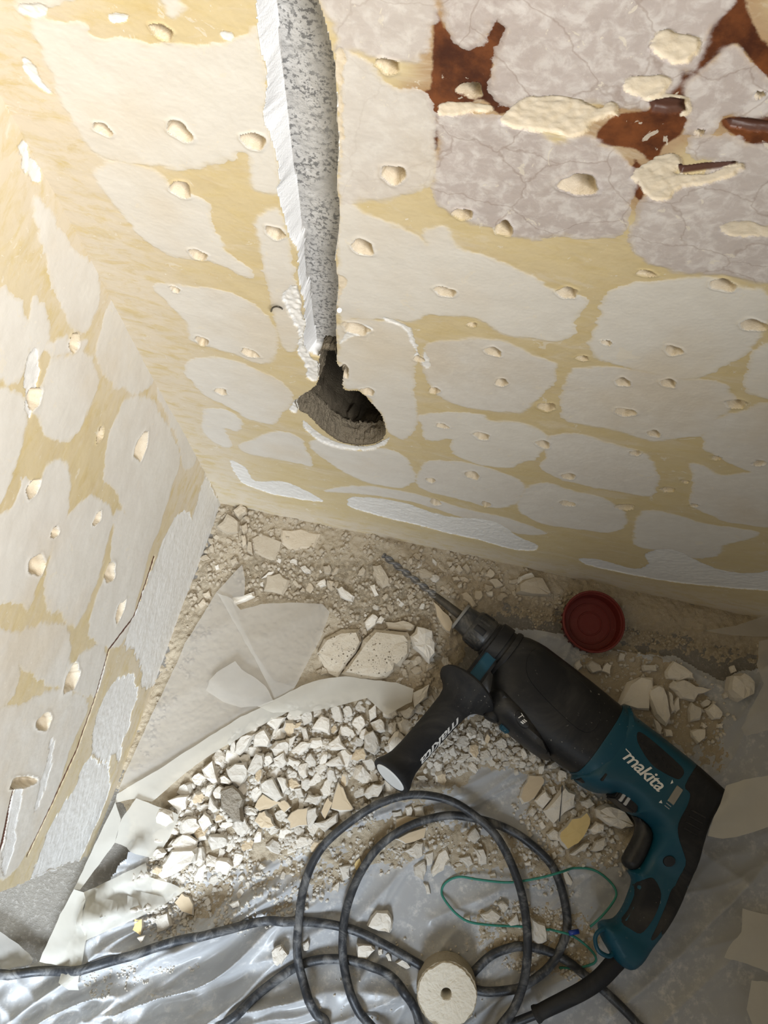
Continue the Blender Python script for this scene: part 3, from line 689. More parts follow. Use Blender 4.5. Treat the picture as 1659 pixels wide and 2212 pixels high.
for s, hh, wd_ in LINES:
    q = catmull(FP_(s), 6); dmin = np.full(FX.shape, 9.)
    for (x0, y0), (x1, y1) in zip(q[:-1], q[1:]):
        dx, dy = x1 - x0, y1 - y0; t = np.clip(((FX - x0) * dx + (FY - y0) * dy) / (dx * dx + dy * dy), 0, 1)
        dmin = np.minimum(dmin, np.hypot(FX - x0 - t * dx, FY - y0 - t * dy))
    PLH += .001 * hh * np.exp(-(dmin / wd_) ** 1.3) * (.6 + .8 * vnoise(FX, FY, 30, 241, 2))
PLH = np.maximum(PLH, .0008)
on_sheet = sd_sheet > 0
base = np.where(on_sheet, PLH * .75, 0)
DH = TH + base + np.where(TH > -.0035, (g2 - .5) * .0055 + (g3 - .5) * .0035, 0)
GROUND = np.maximum(np.maximum(DH, np.where(on_sheet, PLH, 0)), 0)
def ground(x, y):
    i = np.clip(np.searchsorted(fx, x) - 1, 0, len(fx) - 1); j = np.clip(np.searchsorted(fy, y) - 1, 0, len(fy) - 1)
    return GROUND[j, i]
def grid_obj(name, Hh, mask, mat, attrs, step=1):
    ny, nx = FX[::step, ::step].shape; idx = np.arange(ny * nx).reshape(ny, nx)
    Q = np.stack([idx[:-1, :-1], idx[:-1, 1:], idx[1:, 1:], idx[1:, :-1]], -1)[mask[::step, ::step][:-1, :-1]]
    V = np.stack([FX[::step, ::step], FY[::step, ::step], Hh[::step, ::step]], -1).reshape(-1, 3)
    u, inv = np.unique(Q, return_inverse=True)
    return fast_mesh(name, V[u], inv.reshape(Q.shape), mat, {k: a[::step, ::step].ravel()[u] for k, a in attrs.items()})
earth = np.zeros(FX.shape)
for s, k in (("560,1190 700,1215 830,1210 930,1260 980,1330 930,1360 780,1340 700,1300 560,1290 500,1250", 1.0), ("500,1080 560,1085 560,1150 500,1140", .8), ("1060,1290 1250,1330 1350,1350 1500,1380 1659,1400 1659,1430 1400,1400 1200,1350 1050,1320", .9),
             ("380,1350 440,1210 450,1260 400,1400", .6), ("600,1560 900,1540 900,1700 600,1800 420,1850", .55)):
    earth = np.maximum(earth, k * sstep(poly_d(s), -.02, .015))
lwd = NL[0] * FX + NL[1] * FY
dm = (DH > np.where(on_sheet, PLH, 0) - .0015) & (lwd > -.004) & (FY < .002)
tag(grid_obj('plaster_dust', DH, dm, 'plaster_dust', {'earth': earth}), 'fine beige plaster dust and grit lying over the floor along the walls', 'dust', kind='stuff')
sheet_mask = (sd_sheet + (vnoise(FX, FY, 40, 251, 3) - .5) * .012 > 0)
tag(grid_obj('plastic_sheet', PLH, sheet_mask, 'plastic_film', {}), 'large creased translucent plastic dust sheet spread over the floor under the drill', 'plastic sheet')

# ------------------------------------------------------------------ loose strips of masking film and tape
def film(name, s, zb, mat, label, cat='film', amp=.004, seed=1, edges=None, sc=9.0, group=None):
    pts = np.array([fl(p, zb)[:2] for p in P_(s)])
    # resample outline
    out = []
    for a, b_ in zip(pts, np.roll(pts, -1, 0)):
        k = max(1, int(np.linalg.norm(b_ - a) / .006)); out += [a + (b_ - a) * t for t in np.arange(k) / k]
    out = np.array(out); out += (np.random.default_rng(seed).random(out.shape) - .5) * .0008
    x0, y0 = out.min(0); x1, y1 = out.max(0)
    GX, GY = np.meshgrid(np.arange(x0, x1, .006), np.arange(y0, y1, .006)); d = sdf(out, GX, GY)
    inn = np.column_stack([GX[d > .003], GY[d > .003]])
    allp = np.vstack([out, inn]) if len(inn) else out
    nb = len(out)
    v2, _, f2, _, _, _ = delaunay_2d_cdt([Vector(p) for p in allp], [(i, (i + 1) % nb) for i in range(nb)], [], 1, 1e-7)
    V2 = np.array([(v.x, v.y) for v in v2])
    c = V2.mean(0)
    z = zb + amp * 2 * (vnoise(V2[:, 0] + seed * 1.7, V2[:, 1] + 3, sc, 300 + seed, 3, .45) - .5)
    cz = np.abs(np.sin((V2[:, 0] * .7 - V2[:, 1]) * 42 + seed + 3 * vnoise(V2[:, 0], V2[:, 1], 7, seed, 2)))
    z += amp * .5 * (1 - cz) ** 3
    g = np.max([[ground(x + dx, y + dy) for x, y in V2] for dx in (-.005, 0, .005) for dy in (-.005, 0, .005)], axis=0); z = np.maximum(z, g + .0018)
    o = mesh_obj(name, np.column_stack([V2 - c, z - zb]), f2, mat, smooth=True)
    o.location = (c[0], c[1], zb)
    tag(o, label, cat, group); return o
film('masking_film', "523,1221 498,1246 468,1280 401,1390 363,1474 295,1613 252,1712 340,1668 422,1610 500,1560 560,1532 592,1512 640,1485 590,1470 545,1400 500,1300 528,1290 530,1250", .016, 'masking_film',
     'long milky translucent film triangle lying beside the left wall skirting', amp=.006, seed=1)
film('masking_film', "470,1282 500,1292 520,1318 565,1305 640,1302 696,1305 713,1322 692,1381 660,1440 634,1490 596,1514 560,1440 520,1370", .020, 'masking_film',
     'squarish milky film sheet with clipped corner above the tape strip', amp=.005, seed=2)
film('masking_film', "446,1492 453,1470 468,1452 488,1440 508,1428 522,1446 548,1462 574,1482 591,1515 560,1525 520,1528 482,1516", .027, 'masking_film', 'rounded pale fold of film on the long film triangle', amp=.003, seed=3)
film('masking_tape', "556,1526 600,1508 650,1482 690,1468 745,1461 800,1468 856,1474 893,1488 889,1516 835,1545 793,1508 733,1524 660,1540 632,1550 626,1538 590,1540", .022, 'masking_tape',
     'crooked cream tape strip end reaching towards the drill handle', 'tape', amp=.004, seed=4)
film('masking_tape', "600,1512 630,1535 557,1570 480,1615 422,1653 329,1732 290,1725 249,1735 252,1715 330,1670 422,1610 520,1548", .021, 'masking_tape',
     'straight pale tape band running diagonally across the rubble edge', 'tape', amp=.003, seed=5)
film('masking_tape', "295,1724 388,1760 372,1800 338,1857 300,1842 249,1820 262,1770", .026, 'masking_tape', 'square cream tape flap at the lower end of the diagonal band', 'tape', amp=.003, seed=6)
film('masking_tape', "249,1733 262,1770 249,1820 205,1880 173,1922 160,1920 205,1826", .024, 'masking_tape', 'narrow tape link below the square tape flap', 'tape', amp=.002, seed=7)
film('masking_tape', "181,1928 240,1900 321,1861 330,1890 401,1922 360,1950 304,1979 240,2003 194,2026 186,1975", .022, 'masking_tape', 'white rectangular tape piece pointing right near the left wall end', 'tape', amp=.003, seed=8)
film('masking_film', "160,1920 181,1928 190,1975 194,2020 186,2072 169,2139 139,2114 136,2088 84,2078 93,2058 130,1975", .030, 'masking_tape', 'hanging twisted tail of tape beside the bare concrete corner', 'tape', amp=.005, seed=9)
film('masking_film', "-40,1995 0,2013 40,2040 75,2072 70,2082 20,2085 -40,2095", .018, 'masking_film', 'grey translucent film flap at the lower left corner', amp=.004, seed=10)
film('masking_tape', "1720,1660 1659,1675 1605,1684 1568,1697 1561,1720 1548,1750 1535,1778 1528,1805 1562,1812 1605,1805 1659,1786 1720,1770", .085, 'masking_tape',
     'cream tape sheet overlapping the rear end of the drill', 'tape', amp=.006, seed=11)
film('masking_tape', "1605,1963 1660,1977 1720,1985 1720,2115 1659,2101 1639,2091 1600,2078 1563,2068 1575,2044 1602,2014", .030, 'masking_tape', 'torn cream tape piece right of the drill grip', 'tape', amp=.004, seed=12)
film('masking_tape', "1622,2118 1720,2125 1720,2260 1640,2260 1612,2180", .022, 'masking_tape', 'pale tape corner at the lower right of the dust sheet', 'tape', amp=.004, seed=13)
film('masking_film', "1636,1386 1720,1370 1720,1590 1659,1578 1612,1590 1600,1573 1622,1530 1650,1477 1632,1436", .045, 'masking_film', 'crumpled film ribbon at the right beside the chunky plaster lump', amp=.010, seed=14)
film('masking_film', "1520,1362 1590,1352 1659,1328 1720,1320 1720,1378 1659,1376 1580,1372", .02, 'masking_film', 'dark rolled film edge against the back wall at the right', amp=.006, seed=15)

# ------------------------------------------------------------------ rotary hammer drill
# Local frame in millimetres: u along the barrel from the chuck face to the rear, v towards the grip, w up.
DZ = .047
DO = fl((990, 1335), .045); DU = fl((1500, 1735), .045)[:2] - DO[:2]; DU /= np.linalg.norm(DU); DV = np.array([DU[1], -DU[0]])
drill = empty('rotary_hammer_drill', (DO[0], DO[1], 0))
tag(drill, 'teal and black corded rotary hammer drill with side handle lying in the rubble', 'drill')
def uvw(P):
    P = np.asarray(P, float) * .001
    return np.column_stack([DU[0] * P[:, 0] + DV[0] * P[:, 1], DU[1] * P[:, 0] + DV[1] * P[:, 1], DZ + P[:, 2]])
def dobj(name, P, Fc, mat, parent=None, smooth=True, label=None, **kw):
    o = mesh_obj(name, uvw(P), Fc, mat, parent or drill, smooth, **kw)
    if smooth: autosmooth(o)
    if label: o['label'] = label
    return o
def autosmooth(o, deg=38):
    bm = bmesh.new(); bm.from_mesh(o.data); bmesh.ops.recalc_face_normals(bm, faces=bm.faces[:])
    for e in bm.edges:
        if len(e.link_faces) == 2 and e.calc_face_angle(0) > math.radians(deg): e.smooth = False
    bm.to_mesh(o.data); bm.free()
def lathe(prof, org, ax, seg=32):
    """prof: (t, r) along the axis from org"""
    org = np.asarray(org, float); ax = np.asarray(ax, float); ax = ax / np.linalg.norm(ax)
    h = np.array([0, 0, 1.]) if abs(ax[2]) < .9 else np.array([1., 0, 0])
    e1 = np.cross(ax, h); e1 /= np.linalg.norm(e1); e2 = np.cross(ax, e1); V = []; Fc = []
    for t, r in prof:
        for k in range(seg):
            a = 2 * math.pi * k / seg; V.append(org + ax * t + r * (math.cos(a) * e1 + math.sin(a) * e2))
    for i in range(len(prof) - 1):
        for k in range(seg):
            k2 = (k + 1) % seg; Fc.append((i * seg + k, i * seg + k2, (i + 1) * seg + k2, (i + 1) * seg + k))
    Fc.append(tuple(range(seg))); Fc.append(tuple((len(prof) - 1) * seg + k for k in range(seg))[::-1])
    return V, Fc
def loft(secs, seg=40):
    """secs: (u, v0, v1, w0, w1, exponent) superellipse sections"""
    V = []; Fc = []
    for u, v0, v1, w0, w1, e in secs:
        for k in range(seg):
            a = 2 * math.pi * k / seg; c, s = math.cos(a), math.sin(a)
            V.append((u, (v0 + v1) / 2 + (v1 - v0) / 2 * math.copysign(abs(c) ** (2 / e), c), (w0 + w1) / 2 + (w1 - w0) / 2 * math.copysign(abs(s) ** (2 / e), s)))
    for i in range(len(secs) - 1):
        for k in range(seg):
            k2 = (k + 1) % seg; Fc.append((i * seg + k, i * seg + k2, (i + 1) * seg + k2, (i + 1) * seg + k))
    Fc.append(tuple(range(seg))); Fc.append(tuple((len(secs) - 1) * seg + k for k in range(seg))[::-1])
    return V, Fc
def resample(out, step):
    r = []
    for a, b_ in zip(out, np.roll(out, -1, 0)):
        k = max(1, int(round(np.linalg.norm(b_ - a) / step))); r += [a + (b_ - a) * t for t in np.arange(k) / k]
    return np.array(r)
def cdt(out, inner):
    nb = len(out)
    v2, _, f2, _, _, _ = delaunay_2d_cdt([Vector(p) for p in np.vstack([out, inner])], [(i, (i + 1) % nb) for i in range(nb)], [], 1, 1e-6)
    return np.array([(v.x, v.y) for v in v2]), f2
def interior(out, step, ds):
    x0, y0 = out.min(0); x1, y1 = out.max(0)
    GX, GY = np.meshgrid(np.arange(x0, x1, step), np.arange(y0, y1, step)); d = sdf(out, GX, GY)
    pts = [np.column_stack([GX[d > ds[-1] + step * .5], GY[d > ds[-1] + step * .5]])]
    t = np.roll(out, -1, 0) - np.roll(out, 1, 0); t /= np.linalg.norm(t, axis=1)[:, None] + 1e-9; nrm = np.column_stack([-t[:, 1], t[:, 0]])
    if sdf(out, *(out + nrm * .2).T).mean() < 0: nrm = -nrm
    for dd in ds:
        q = out + nrm * dd; ok = sdf(out, q[:, 0], q[:, 1]) > dd * .85; pts.append(q[ok])
    return np.vstack(pts)
def puff(name, outline, T, Rr, mat, parent=None, w0=0.0, smoothn=3, step=4.0, label=None):
    """solid with the given outline; half thickness T(u,v), edge rounding radius Rr(u,v). Returns object and its height function"""
    out = resample(catmull(np.array(outline, float), smoothn, True) if smoothn else np.array(outline, float), 2.0)
    V2, F2 = cdt(out, interior(out, step, (.35, 1.0, 2.2, 4.0, 7.0)))
    def hf(u, v):
        u = np.asarray(u, float); v = np.asarray(v, float); d = np.maximum(sdf(out, u, v), 0); R_ = Rr(u, v) if callable(Rr) else Rr; T_ = T(u, v) if callable(T) else T
        q = np.clip(d / R_, 0, 1); return w0 + T_ * np.sqrt(np.maximum(1 - (1 - q) ** 2, 0))
    h = hf(V2[:, 0], V2[:, 1]); n = len(V2)
    V = np.vstack([np.column_stack([V2, h]), np.column_stack([V2, 2 * w0 - h])])
    Fc = [tuple(f) for f in F2] + [tuple(i + n for i in f)[::-1] for f in F2]
    o = dobj(name, V, Fc, mat, parent, label=label)
    bm = bmesh.new(); bm.from_mesh(o.data); bmesh.ops.remove_doubles(bm, verts=bm.verts[:], dist=1e-6); bmesh.ops.recalc_face_normals(bm, faces=bm.faces[:]); bm.to_mesh(o.data); bm.free()
    return o, hf
def pad(name, outline, hf, off, mat, parent, smoothn=3, step=3.0, label=None):
    """inlay that follows the surface hf, standing off mm proud of it"""
    out = resample(catmull(np.array(outline, float), smoothn, True) if smoothn else np.array(outline, float), 1.5)
    V2, F2 = cdt(out, interior(out, step, (.5, 1.2)))
    d = np.maximum(sdf(out, V2[:, 0], V2[:, 1]), 0)
    h = hf(V2[:, 0], V2[:, 1]) + off * np.clip(d / .5, 0, 1) - .35 * (d < .01)
    n = len(V2); V = np.vstack([np.column_stack([V2, h]), np.column_stack([V2, h - abs(off) - 1.2])])
    Fc = [tuple(f) for f in F2] + [tuple(i + n for i in f)[::-1] for f in F2]
    cnt = {}
    for f in F2:
        for a, b_ in zip(f, list(f[1:]) + [f[0]]): cnt[(a, b_)] = 1
    for (a, b_) in list(cnt):
        if (b_, a) not in cnt: Fc.append((b_, a, a + n, b_ + n))
    return dobj(name, V, Fc, mat, parent, label=label)
def text_mesh(txt, shear=.0, bold=.0, size=1.0):
    c = bpy.data.curves.new('t', 'FONT'); c.body = txt; c.shear = shear; c.offset = bold; c.size = size; c.resolution_u = 3; c.space_character = .92
    o = bpy.data.objects.new('t', c); COL.objects.link(o); dg = bpy.context.evaluated_depsgraph_get(); me = o.evaluated_get(dg).to_mesh()
    V = np.array([v.co[:] for v in me.vertices]); Fc = [tuple(p.vertices) for p in me.polygons]
    o.evaluated_get(dg).to_mesh_clear(); bpy.data.objects.remove(o); bpy.data.curves.remove(c)
    return V[:, :2], Fc
def subdiv2(V, Fc, maxlen):
    bm = bmesh.new(); vs_ = [bm.verts.new((x, y, 0)) for x, y in V]
    for f in Fc:
        try: bm.faces.new([vs_[i] for i in f])
        except ValueError: pass
    bmesh.ops.triangulate(bm, faces=bm.faces[:])
    for _ in range(4):
        es = [e for e in bm.edges if e.calc_length() > maxlen]
        if not es: break
        bmesh.ops.subdivide_edges(bm, edges=es, cuts=1); bmesh.ops.triangulate(bm, faces=bm.faces[:])
    bm.verts.index_update(); V2 = np.array([v.co[:2] for v in bm.verts]); F2 = [tuple(v.index for v in f.verts) for f in bm.faces]; bm.free()
    return V2, F2

AV = -3.0   # barrel axis
CL = np.array([np.append(CAM[:2] - DO[:2], 0)[:2] @ DU, (CAM[:2] - DO[:2]) @ DV]) * 1000
def up(pts, w):   # marks read off the photograph lie on the upper face, w mm over the mid-plane
    f = (CAM[2] - DZ - w * .001) / (CAM[2] - .045); return [tuple(CL + (np.array(p, float) - CL) * f) for p in pts]
# drill bit: two-start twist and smooth shank
prof = []
for k in range(28):
    a = 2 * math.pi * k / 28; r = 3.1 + 1.3 * max(0, math.cos(2 * a)) ** .5 if math.cos(2 * a) > .25 else 2.3 + .25 * math.cos(2 * a)
    prof.append((a, r))
V = []; Fc = []; N = 90
for i in range(N + 1):
    u = -116 + 80 * i / N; tw = 2 * math.pi * (u / 27.0); sc = 1.0 if i > 1 else .55
    for a, r in prof: V.append((u, AV - 2.5 + (u + 116) / 116 * 2.0 + sc * r * math.cos(a + tw), sc * r * math.sin(a + tw) - 9 + (u + 116) / 116 * 9))
for i in range(N):
    for k in range(28):
        k2 = (k + 1) % 28; Fc.append((i * 28 + k, i * 28 + k2, (i + 1) * 28 + k2, (i + 1) * 28 + k))
Fc.append(tuple(range(28))); Fc.append(tuple(N * 28 + k for k in range(28)))
bit = dobj('drill_bit', V, Fc, 'bit_steel', label='dusty fluted masonry drill bit')
V, Fc = lathe([(-1, 3.2), (0, 4.2), (6, 4.6), (33, 5.4), (36, 5.6)], (-37, AV - 1.1, -2.9), (36, .6, 2.8), 20)
dobj('shank', V, Fc, 'bit_shank', bit)
V, Fc = lathe([(0, 1), (.2, 3.4), (2.5, 3.8), (4, 2)], (-119, AV - 2.6, -9.2), (1, .01, .06), 8)
dobj('carbide_tip', V, Fc, 'bit_steel', bit, smooth=False)
# chuck
V, Fc = lathe([(0, 6), (0, 13), (.6, 14.5), (4, 16), (16, 17.2), (17, 17.6), (17.5, 17)], (0, AV, 0), (1, 0, 0), 36)
ck = dobj('chuck', V, Fc, 'chuck_black')
V, Fc = lathe([(0, 12), (-.8, 15), (0, 16.8), (2.6, 17.3), (3, 16.5), (2.8, 14)], (0, AV, 0), (1, 0, 0), 36)
dobj('dust_collar', V, Fc, 'grey_rim', ck)
V, Fc = lathe([(0, 16), (0, 18.2), (2, 20.4), (3.5, 20.8), (21, 21.8), (23, 21.2), (25, 20.2), (25, 16)], (17, AV, 0), (1, 0, 0), 48)
sl = dobj('sleeve', V, Fc, 'chuck_black', ck)
for k in range(10):
    a0 = 2 * math.pi * (k + .25) / 10; w = 2 * math.pi / 10 * .30; V = []; Fc = []
    for u in (21.5, 23, 34, 35.5):
        for j in range(5):
            a = a0 - w + 2 * w * j / 4; edge = (u in (21.5, 35.5)) or j in (0, 4); r = 20.95 + (u - 20.5) * .055 + (0.0 if edge else .75)
            V.append((u, AV + r * math.cos(a), r * math.sin(a)))
    for i in range(3):
        for j in range(4): Fc.append((i * 5 + j, i * 5 + j + 1, (i + 1) * 5 + j + 1, (i + 1) * 5 + j))
    dobj('grip_rib', V, Fc, 'chuck_black' if k % 2 else 'black_plastic', sl, smooth=False)
# front neck and side handle clamp
V, Fc = lathe([(0, 14), (0, 20.5), (1.5, 22), (8, 22.5), (30, 25), (34, 25)], (42, AV, 0), (1, 0, 0), 40)
dobj('neck', V, Fc, 'gear_black')
V, Fc = lathe([(0, 20), (0, 24.2), (1, 25.6), (14, 26.6), (15, 25.6), (15, 20)], (46.5, AV, 0), (1, 0, 0), 40)
cl = dobj('clamp_band', V, Fc, 'gear_black')
def rbox(u0, u1, v0, v1, w0, w1, b=1.5):
    bm = bmesh.new(); bmesh.ops.create_cube(bm, size=1.0)
    for v in bm.verts: v.co = Vector((u0 if v.co.x < 0 else u1, v0 if v.co.y < 0 else v1, w0 if v.co.z < 0 else w1))
    if b: bmesh.ops.bevel(bm, geom=bm.edges[:], offset=b, segments=2, affect='EDGES')
    bm.verts.index_update(); V = [v.co[:] for v in bm.verts]; Fc = [tuple(v.index for v in f.verts) for f in bm.faces]; bm.free(); return V, Fc
V, Fc = rbox(45, 66, 10, 60, -12, 16, 2); dobj('clamp_block', V, Fc, 'gear_black', cl)
V, Fc = rbox(48.5, 62.5, 14, 52, 10, 18.5, 1.2); dobj('clamp_insert', V, Fc, 'teal', cl, label='teal clamp insert')
# side handle, rising slightly towards its end
h0 = np.array([58.0, 56.0, 4.0]); h1 = np.array([47.0, 190.0, 40.0]); hax = h1 - h0; hl = np.linalg.norm(hax); hax /= hl
hp = [(0, 10), (0, 24), (2, 33), (4, 36.5), (6.5, 37.5), (9, 36.5), (12, 32), (17, 26), (24, 21), (34, 18.8), (52, 17.8), (80, 17.0), (104, 16.6), (118, 17.4), (127, 19.8), (133, 22.8), (136.5, 23.8), (139, 23.4), (140, 21.5), (139.4, 18)]
V, Fc = lathe(hp, h0, hax, 44); sh = dobj('side_handle', V, Fc, 'black_rubber', label='black side handle with white end plug')
V, Fc = lathe([(-1, 18.6), (.8, 18.6), (1.4, 17.8), (1.5, 16), (1.5, 4)], h0 + hax * 139.2, hax, 40)
dobj('end_plug', V, Fc, 'white_cap', sh, label='white round plug in the handle end')
e1 = np.cross(hax, [0, 0, 1.]); e1 /= np.linalg.norm(e1); e2 = np.cross(e1, hax)
if e2[2] < 0: e2 = -e2
# lettering wrapped round the handle
tv, tf = subdiv2(*text_mesh('makita', .28, .012, 1.0), .14)
tl_ = tv[:, 0].max(); k = 66.0 / tl_
du = np.array([1.0, 0, 0]) - hax * hax[0]; du /= np.linalg.norm(du)      # towards the chuck side / rear
side = -du if du @ np.array([1., 0, 0]) < 0 else du
V = []
for x, y in tv:
    t = 42 + x * k; r = np.interp(t, [p[0] for p in hp], [p[1] for p in hp]) + .25
    a = math.radians(50) - (y * 17.0) / r          # angle from the side towards the top; letters' tops turn away over the edge
    V.append(h0 + hax * t + r * (math.cos(a) * side + math.sin(a) * e2))
lt = dobj('lettering', V, tf, 'white_print', sh, smooth=False, label='white lettering along the handle')
# gear housing
secs = [(66, -25, 22, -23, 23, 2.2), (72, -29, 28, -27, 27, 2.3), (80, -32, 42, -32, 32, 2.5), (90, -34, 56, -35, 35, 2.7), (100, -35, 61, -37, 36.5, 2.9), (125, -35, 62, -38, 37.5, 3.0), (165, -35, 61, -38, 38, 3.0), (196, -34, 60, -38, 38, 3.0), (208, -33.5, 58, -38, 38, 3.0)]
V, Fc = loft(secs, 56); gh = dobj('gear_housing', V, Fc, 'gear_black')
def gear_h(u, v):
    u = np.asarray(u, float); v = np.asarray(v, float); S_ = np.array(secs)
    v0 = np.interp(u, S_[:, 0], S_[:, 1]); v1 = np.interp(u, S_[:, 0], S_[:, 2]); w1 = np.interp(u, S_[:, 0], S_[:, 4]); e = np.interp(u, S_[:, 0], S_[:, 5])
    q = np.clip(np.abs((v - (v0 + v1) / 2) / ((v1 - v0) / 2)), 0, 1); return w1 * np.maximum(1 - q ** e, 0) ** (1 / e)
V, Fc = lathe([(0, 22), (0, 27.5), (2.5, 29), (6, 29), (7, 27)], (66, AV + 1, 0), (1, 0, 0), 40); dobj('housing_ring', V, Fc, 'gear_black', gh)
# raised spine panel, selector panel with its badge
pad('spine_panel', [(92, -22), (118, -24), (168, -20), (186, -6), (190, 14), (176, 24), (130, 20), (100, 12), (88, -6)], gear_h, .9, 'gear_black', gh)
sp, sp_h = puff('selector_panel', [(80, 47), (84, 36), (95, 33), (120, 36), (143, 44), (164, 55), (175, 63), (171, 68), (150, 70), (112, 69), (91, 63)], 37, 16, 'black_plastic', gh)
bc = up([(127, 47)], 36)[0]
pad('badge', [(bc[0] + 10.5 * math.cos(a) * .95 - 6 * math.sin(a) * .35, bc[1] + 10.5 * math.cos(a) * .33 + 6 * math.sin(a)) for a in np.linspace(0, 2 * math.pi, 16, endpoint=False)], sp_h, .5, 'gear_black', sp)
tv, tf = text_mesh('T', 0, .03, 9.0); ca, sa = math.cos(.33), math.sin(.33)
def onb(x, y): p = (bc[0] + x * ca - y * sa, bc[1] + x * sa + y * ca); return (p[0], p[1], float(sp_h(*p)) + .85)
dobj('badge_letter', [onb(-6.2 + x, 3.0 - y) for x, y in tv], tf, 'white_print', sp, smooth=False)
for i in range(3):
    y = -2.6 + i * 2.1; dobj('badge_stripe', [onb(.4 + i * .2, y + .9), (onb(4.4, y - .5)), onb(4.6, y + .8), onb(.8 + i * .2, y + 2.0)], [(0, 1, 2, 3)], 'white_print', sp, smooth=False)
V, Fc = rbox(110, 122, 64, 73, 2, 12, 1.5); dobj('depth_gauge_clip', V, Fc, 'teal', gh, label='small teal clip')
V, Fc = lathe([(0, 4), (0, 9), (4, 10), (9, 9), (11, 6)], (96, 62, 6), (.2, 1, 0), 16); dobj('knob', V, Fc, 'gear_black', gh)
# motor housing with the pistol grip in one shell
body = [(206.5, -33.5), (222, -34), (245, -34.5), (270, -34.5), (296, -34), (318, -32.5), (334, -31), (346, -29), (349, -20), (347, -6), (348, 12), (353, 34), (360, 58), (366, 84), (369, 108), (369, 132), (367, 152), (365, 172), (359, 183), (345, 185), (334, 181),
        (322, 176), (313, 168), (314, 161), (322, 152), (323.5, 138), (321, 122), (317, 109), (309, 105), (309.5, 100), (313, 92), (312, 76), (309, 62), (302, 54), (288, 53), (277, 55), (273, 50), (262, 49.5), (249, 51.5), (242, 57), (233, 62), (219, 64.5), (210, 63), (206.5, 58)]
def Tb(u, v): return 18 + 21 * (1 - sstep(np.asarray(v, float), 44, 84)) + 3.5 * sstep(np.asarray(v, float), 150, 168)
def Rb(u, v): return 9 + 8 * (1 - sstep(np.asarray(v, float), 40, 80))
mh, mh_h = puff('motor_housing', body, Tb, Rb, 'teal', smoothn=3, step=3.5)
V, Fc = loft([(204.5, -34.5, 59.5, -38.6, 38.8, 3.0), (205.5, -35, 60, -39, 39.2, 3.0), (222, -34.5, 61, -38.6, 39.2, 3.0), (226, -33, 60, -36, 37, 3.0)], 56); dobj('housing_collar', V, Fc, 'teal', mh)
ven = pad('vent_panel', up([(238, -25), (252, -27), (285, -25), (301, -22), (303, -13), (298, -8), (276, -4), (262, -6), (248, -12), (241, -17)], 37), mh_h, .5, 'black_rubber', mh, label='black textured rubber panel')
for i in range(7):
    u, v = up([(247 + i * 7.5, -18 + (i % 2) * 3.5)], 37)[0]
    pad('vent_stud', [(u - 3, v), (u, v - 3), (u + 3, v), (u, v + 3)], mh_h, 1.1, 'black_rubber', ven, 0, 2)
rp = pad('rear_panel', [(300, -29), (330, -29), (346, -26), (347.5, -10), (347, 6), (349.5, 20), (354, 38), (360.5, 62), (366, 86), (367.5, 110), (367, 130), (362, 134)] + up([(361, 112), (357, 86), (351, 62)], 18) + up([(344, 50), (332, 42), (324, 30), (322, 8), (318, -4), (309, -8)], 33), mh_h, .7, 'black_rubber', mh, label='black rubber back of the housing')
for i in range(4):
    u0, v0 = up([(326 + i * .8, 9 + i * 7.0)], 30)[0]
    pad('vent_slot', [(u0, v0), (u0 + 17, v0 - 3), (u0 + 17.5, v0 - .3), (u0 + .5, v0 + 2.7)], mh_h, 1.4, 'gear_black', rp, 0, 2)
pad('grip_pad', [(318, 109), (324, 97), (331, 96), (342, 103), (347, 118), (348, 134), (345, 148), (335, 151), (325, 151), (325, 137), (322.5, 121)], mh_h, .6, 'black_rubber', mh, label='black rubber grip')
pad('grip_pad', [(352, 84), (358, 96), (361, 116), (360.5, 140), (356, 146), (354, 128), (351, 108), (348, 92)], mh_h, .6, 'black_rubber', mh)
th = np.linspace(0, 2 * math.pi, 14, endpoint=False)
pad('lock_button', up([(339 + 6 * math.cos(a), 68 + 6 * math.sin(a)) for a in th], 24), mh_h, 1.6, 'gear_black', mh, label='round black lock button')
pad('speed_dial', up([(303.5, -4), (312, -4), (312, 17), (303.5, 17)], 38), mh_h, .8, 'dial_silver', mh, 0, label='dusty silver window')
pad('arrow_mark', up([(296, -6), (299.5, -3.2), (297, .6)], 38), mh_h, .5, 'white_print', mh, 0, 1.5)
pad('arrow_mark', up([(297, 25), (298, 20), (301.5, 23)], 38), mh_h, .5, 'white_print', mh, 0, 1.5)
for q in ([(303.5, 19), (311, 19), (311, 20.3), (303.5, 20.3)], [(303.5, 22.3), (311, 22.3), (311, 23.6), (303.5, 23.6)]): pad('level_mark', up(q, 38), mh_h, .5, 'grey_print', mh, 0, 1.5)
tv, tf = subdiv2(*text_mesh('makita', .30, .014, 1.0), .2)
k = 53.0 / tv[:, 0].max(); an = math.atan2(5, 51)
V = []
for x, y in tv:
    a, b_ = x * k, -y * k * 1.02; V.append((239 + a * math.cos(an) - b_ * math.sin(an), 10.5 + a * math.sin(an) + b_ * math.cos(an)))
V = np.array(up(V, 38)); V = np.column_stack([V, mh_h(V[:, 0], V[:, 1]) + .35]); dobj('lettering', V, tf, 'white_print', mh, smooth=False, label='white lettering on the housing')
pad('lettering_bar', up([(236.5, -1.2), (246, .2), (246, 1.9), (237.5, .6)], 38), mh_h, .4, 'white_print', mh, 0, 1.5)
rl = V, Fc = rbox(249, 276, 43, 55.5, -12, 24, 2); rv = dobj('reversing_lever', V, Fc, 'gear_black', mh)
for u in (254, 260): V, Fc = rbox(u, u + 3.6, 44, 54.6, 20, 25.2, .5); dobj('lever_mark', V, Fc, 'grey_print', rv, smooth=False)
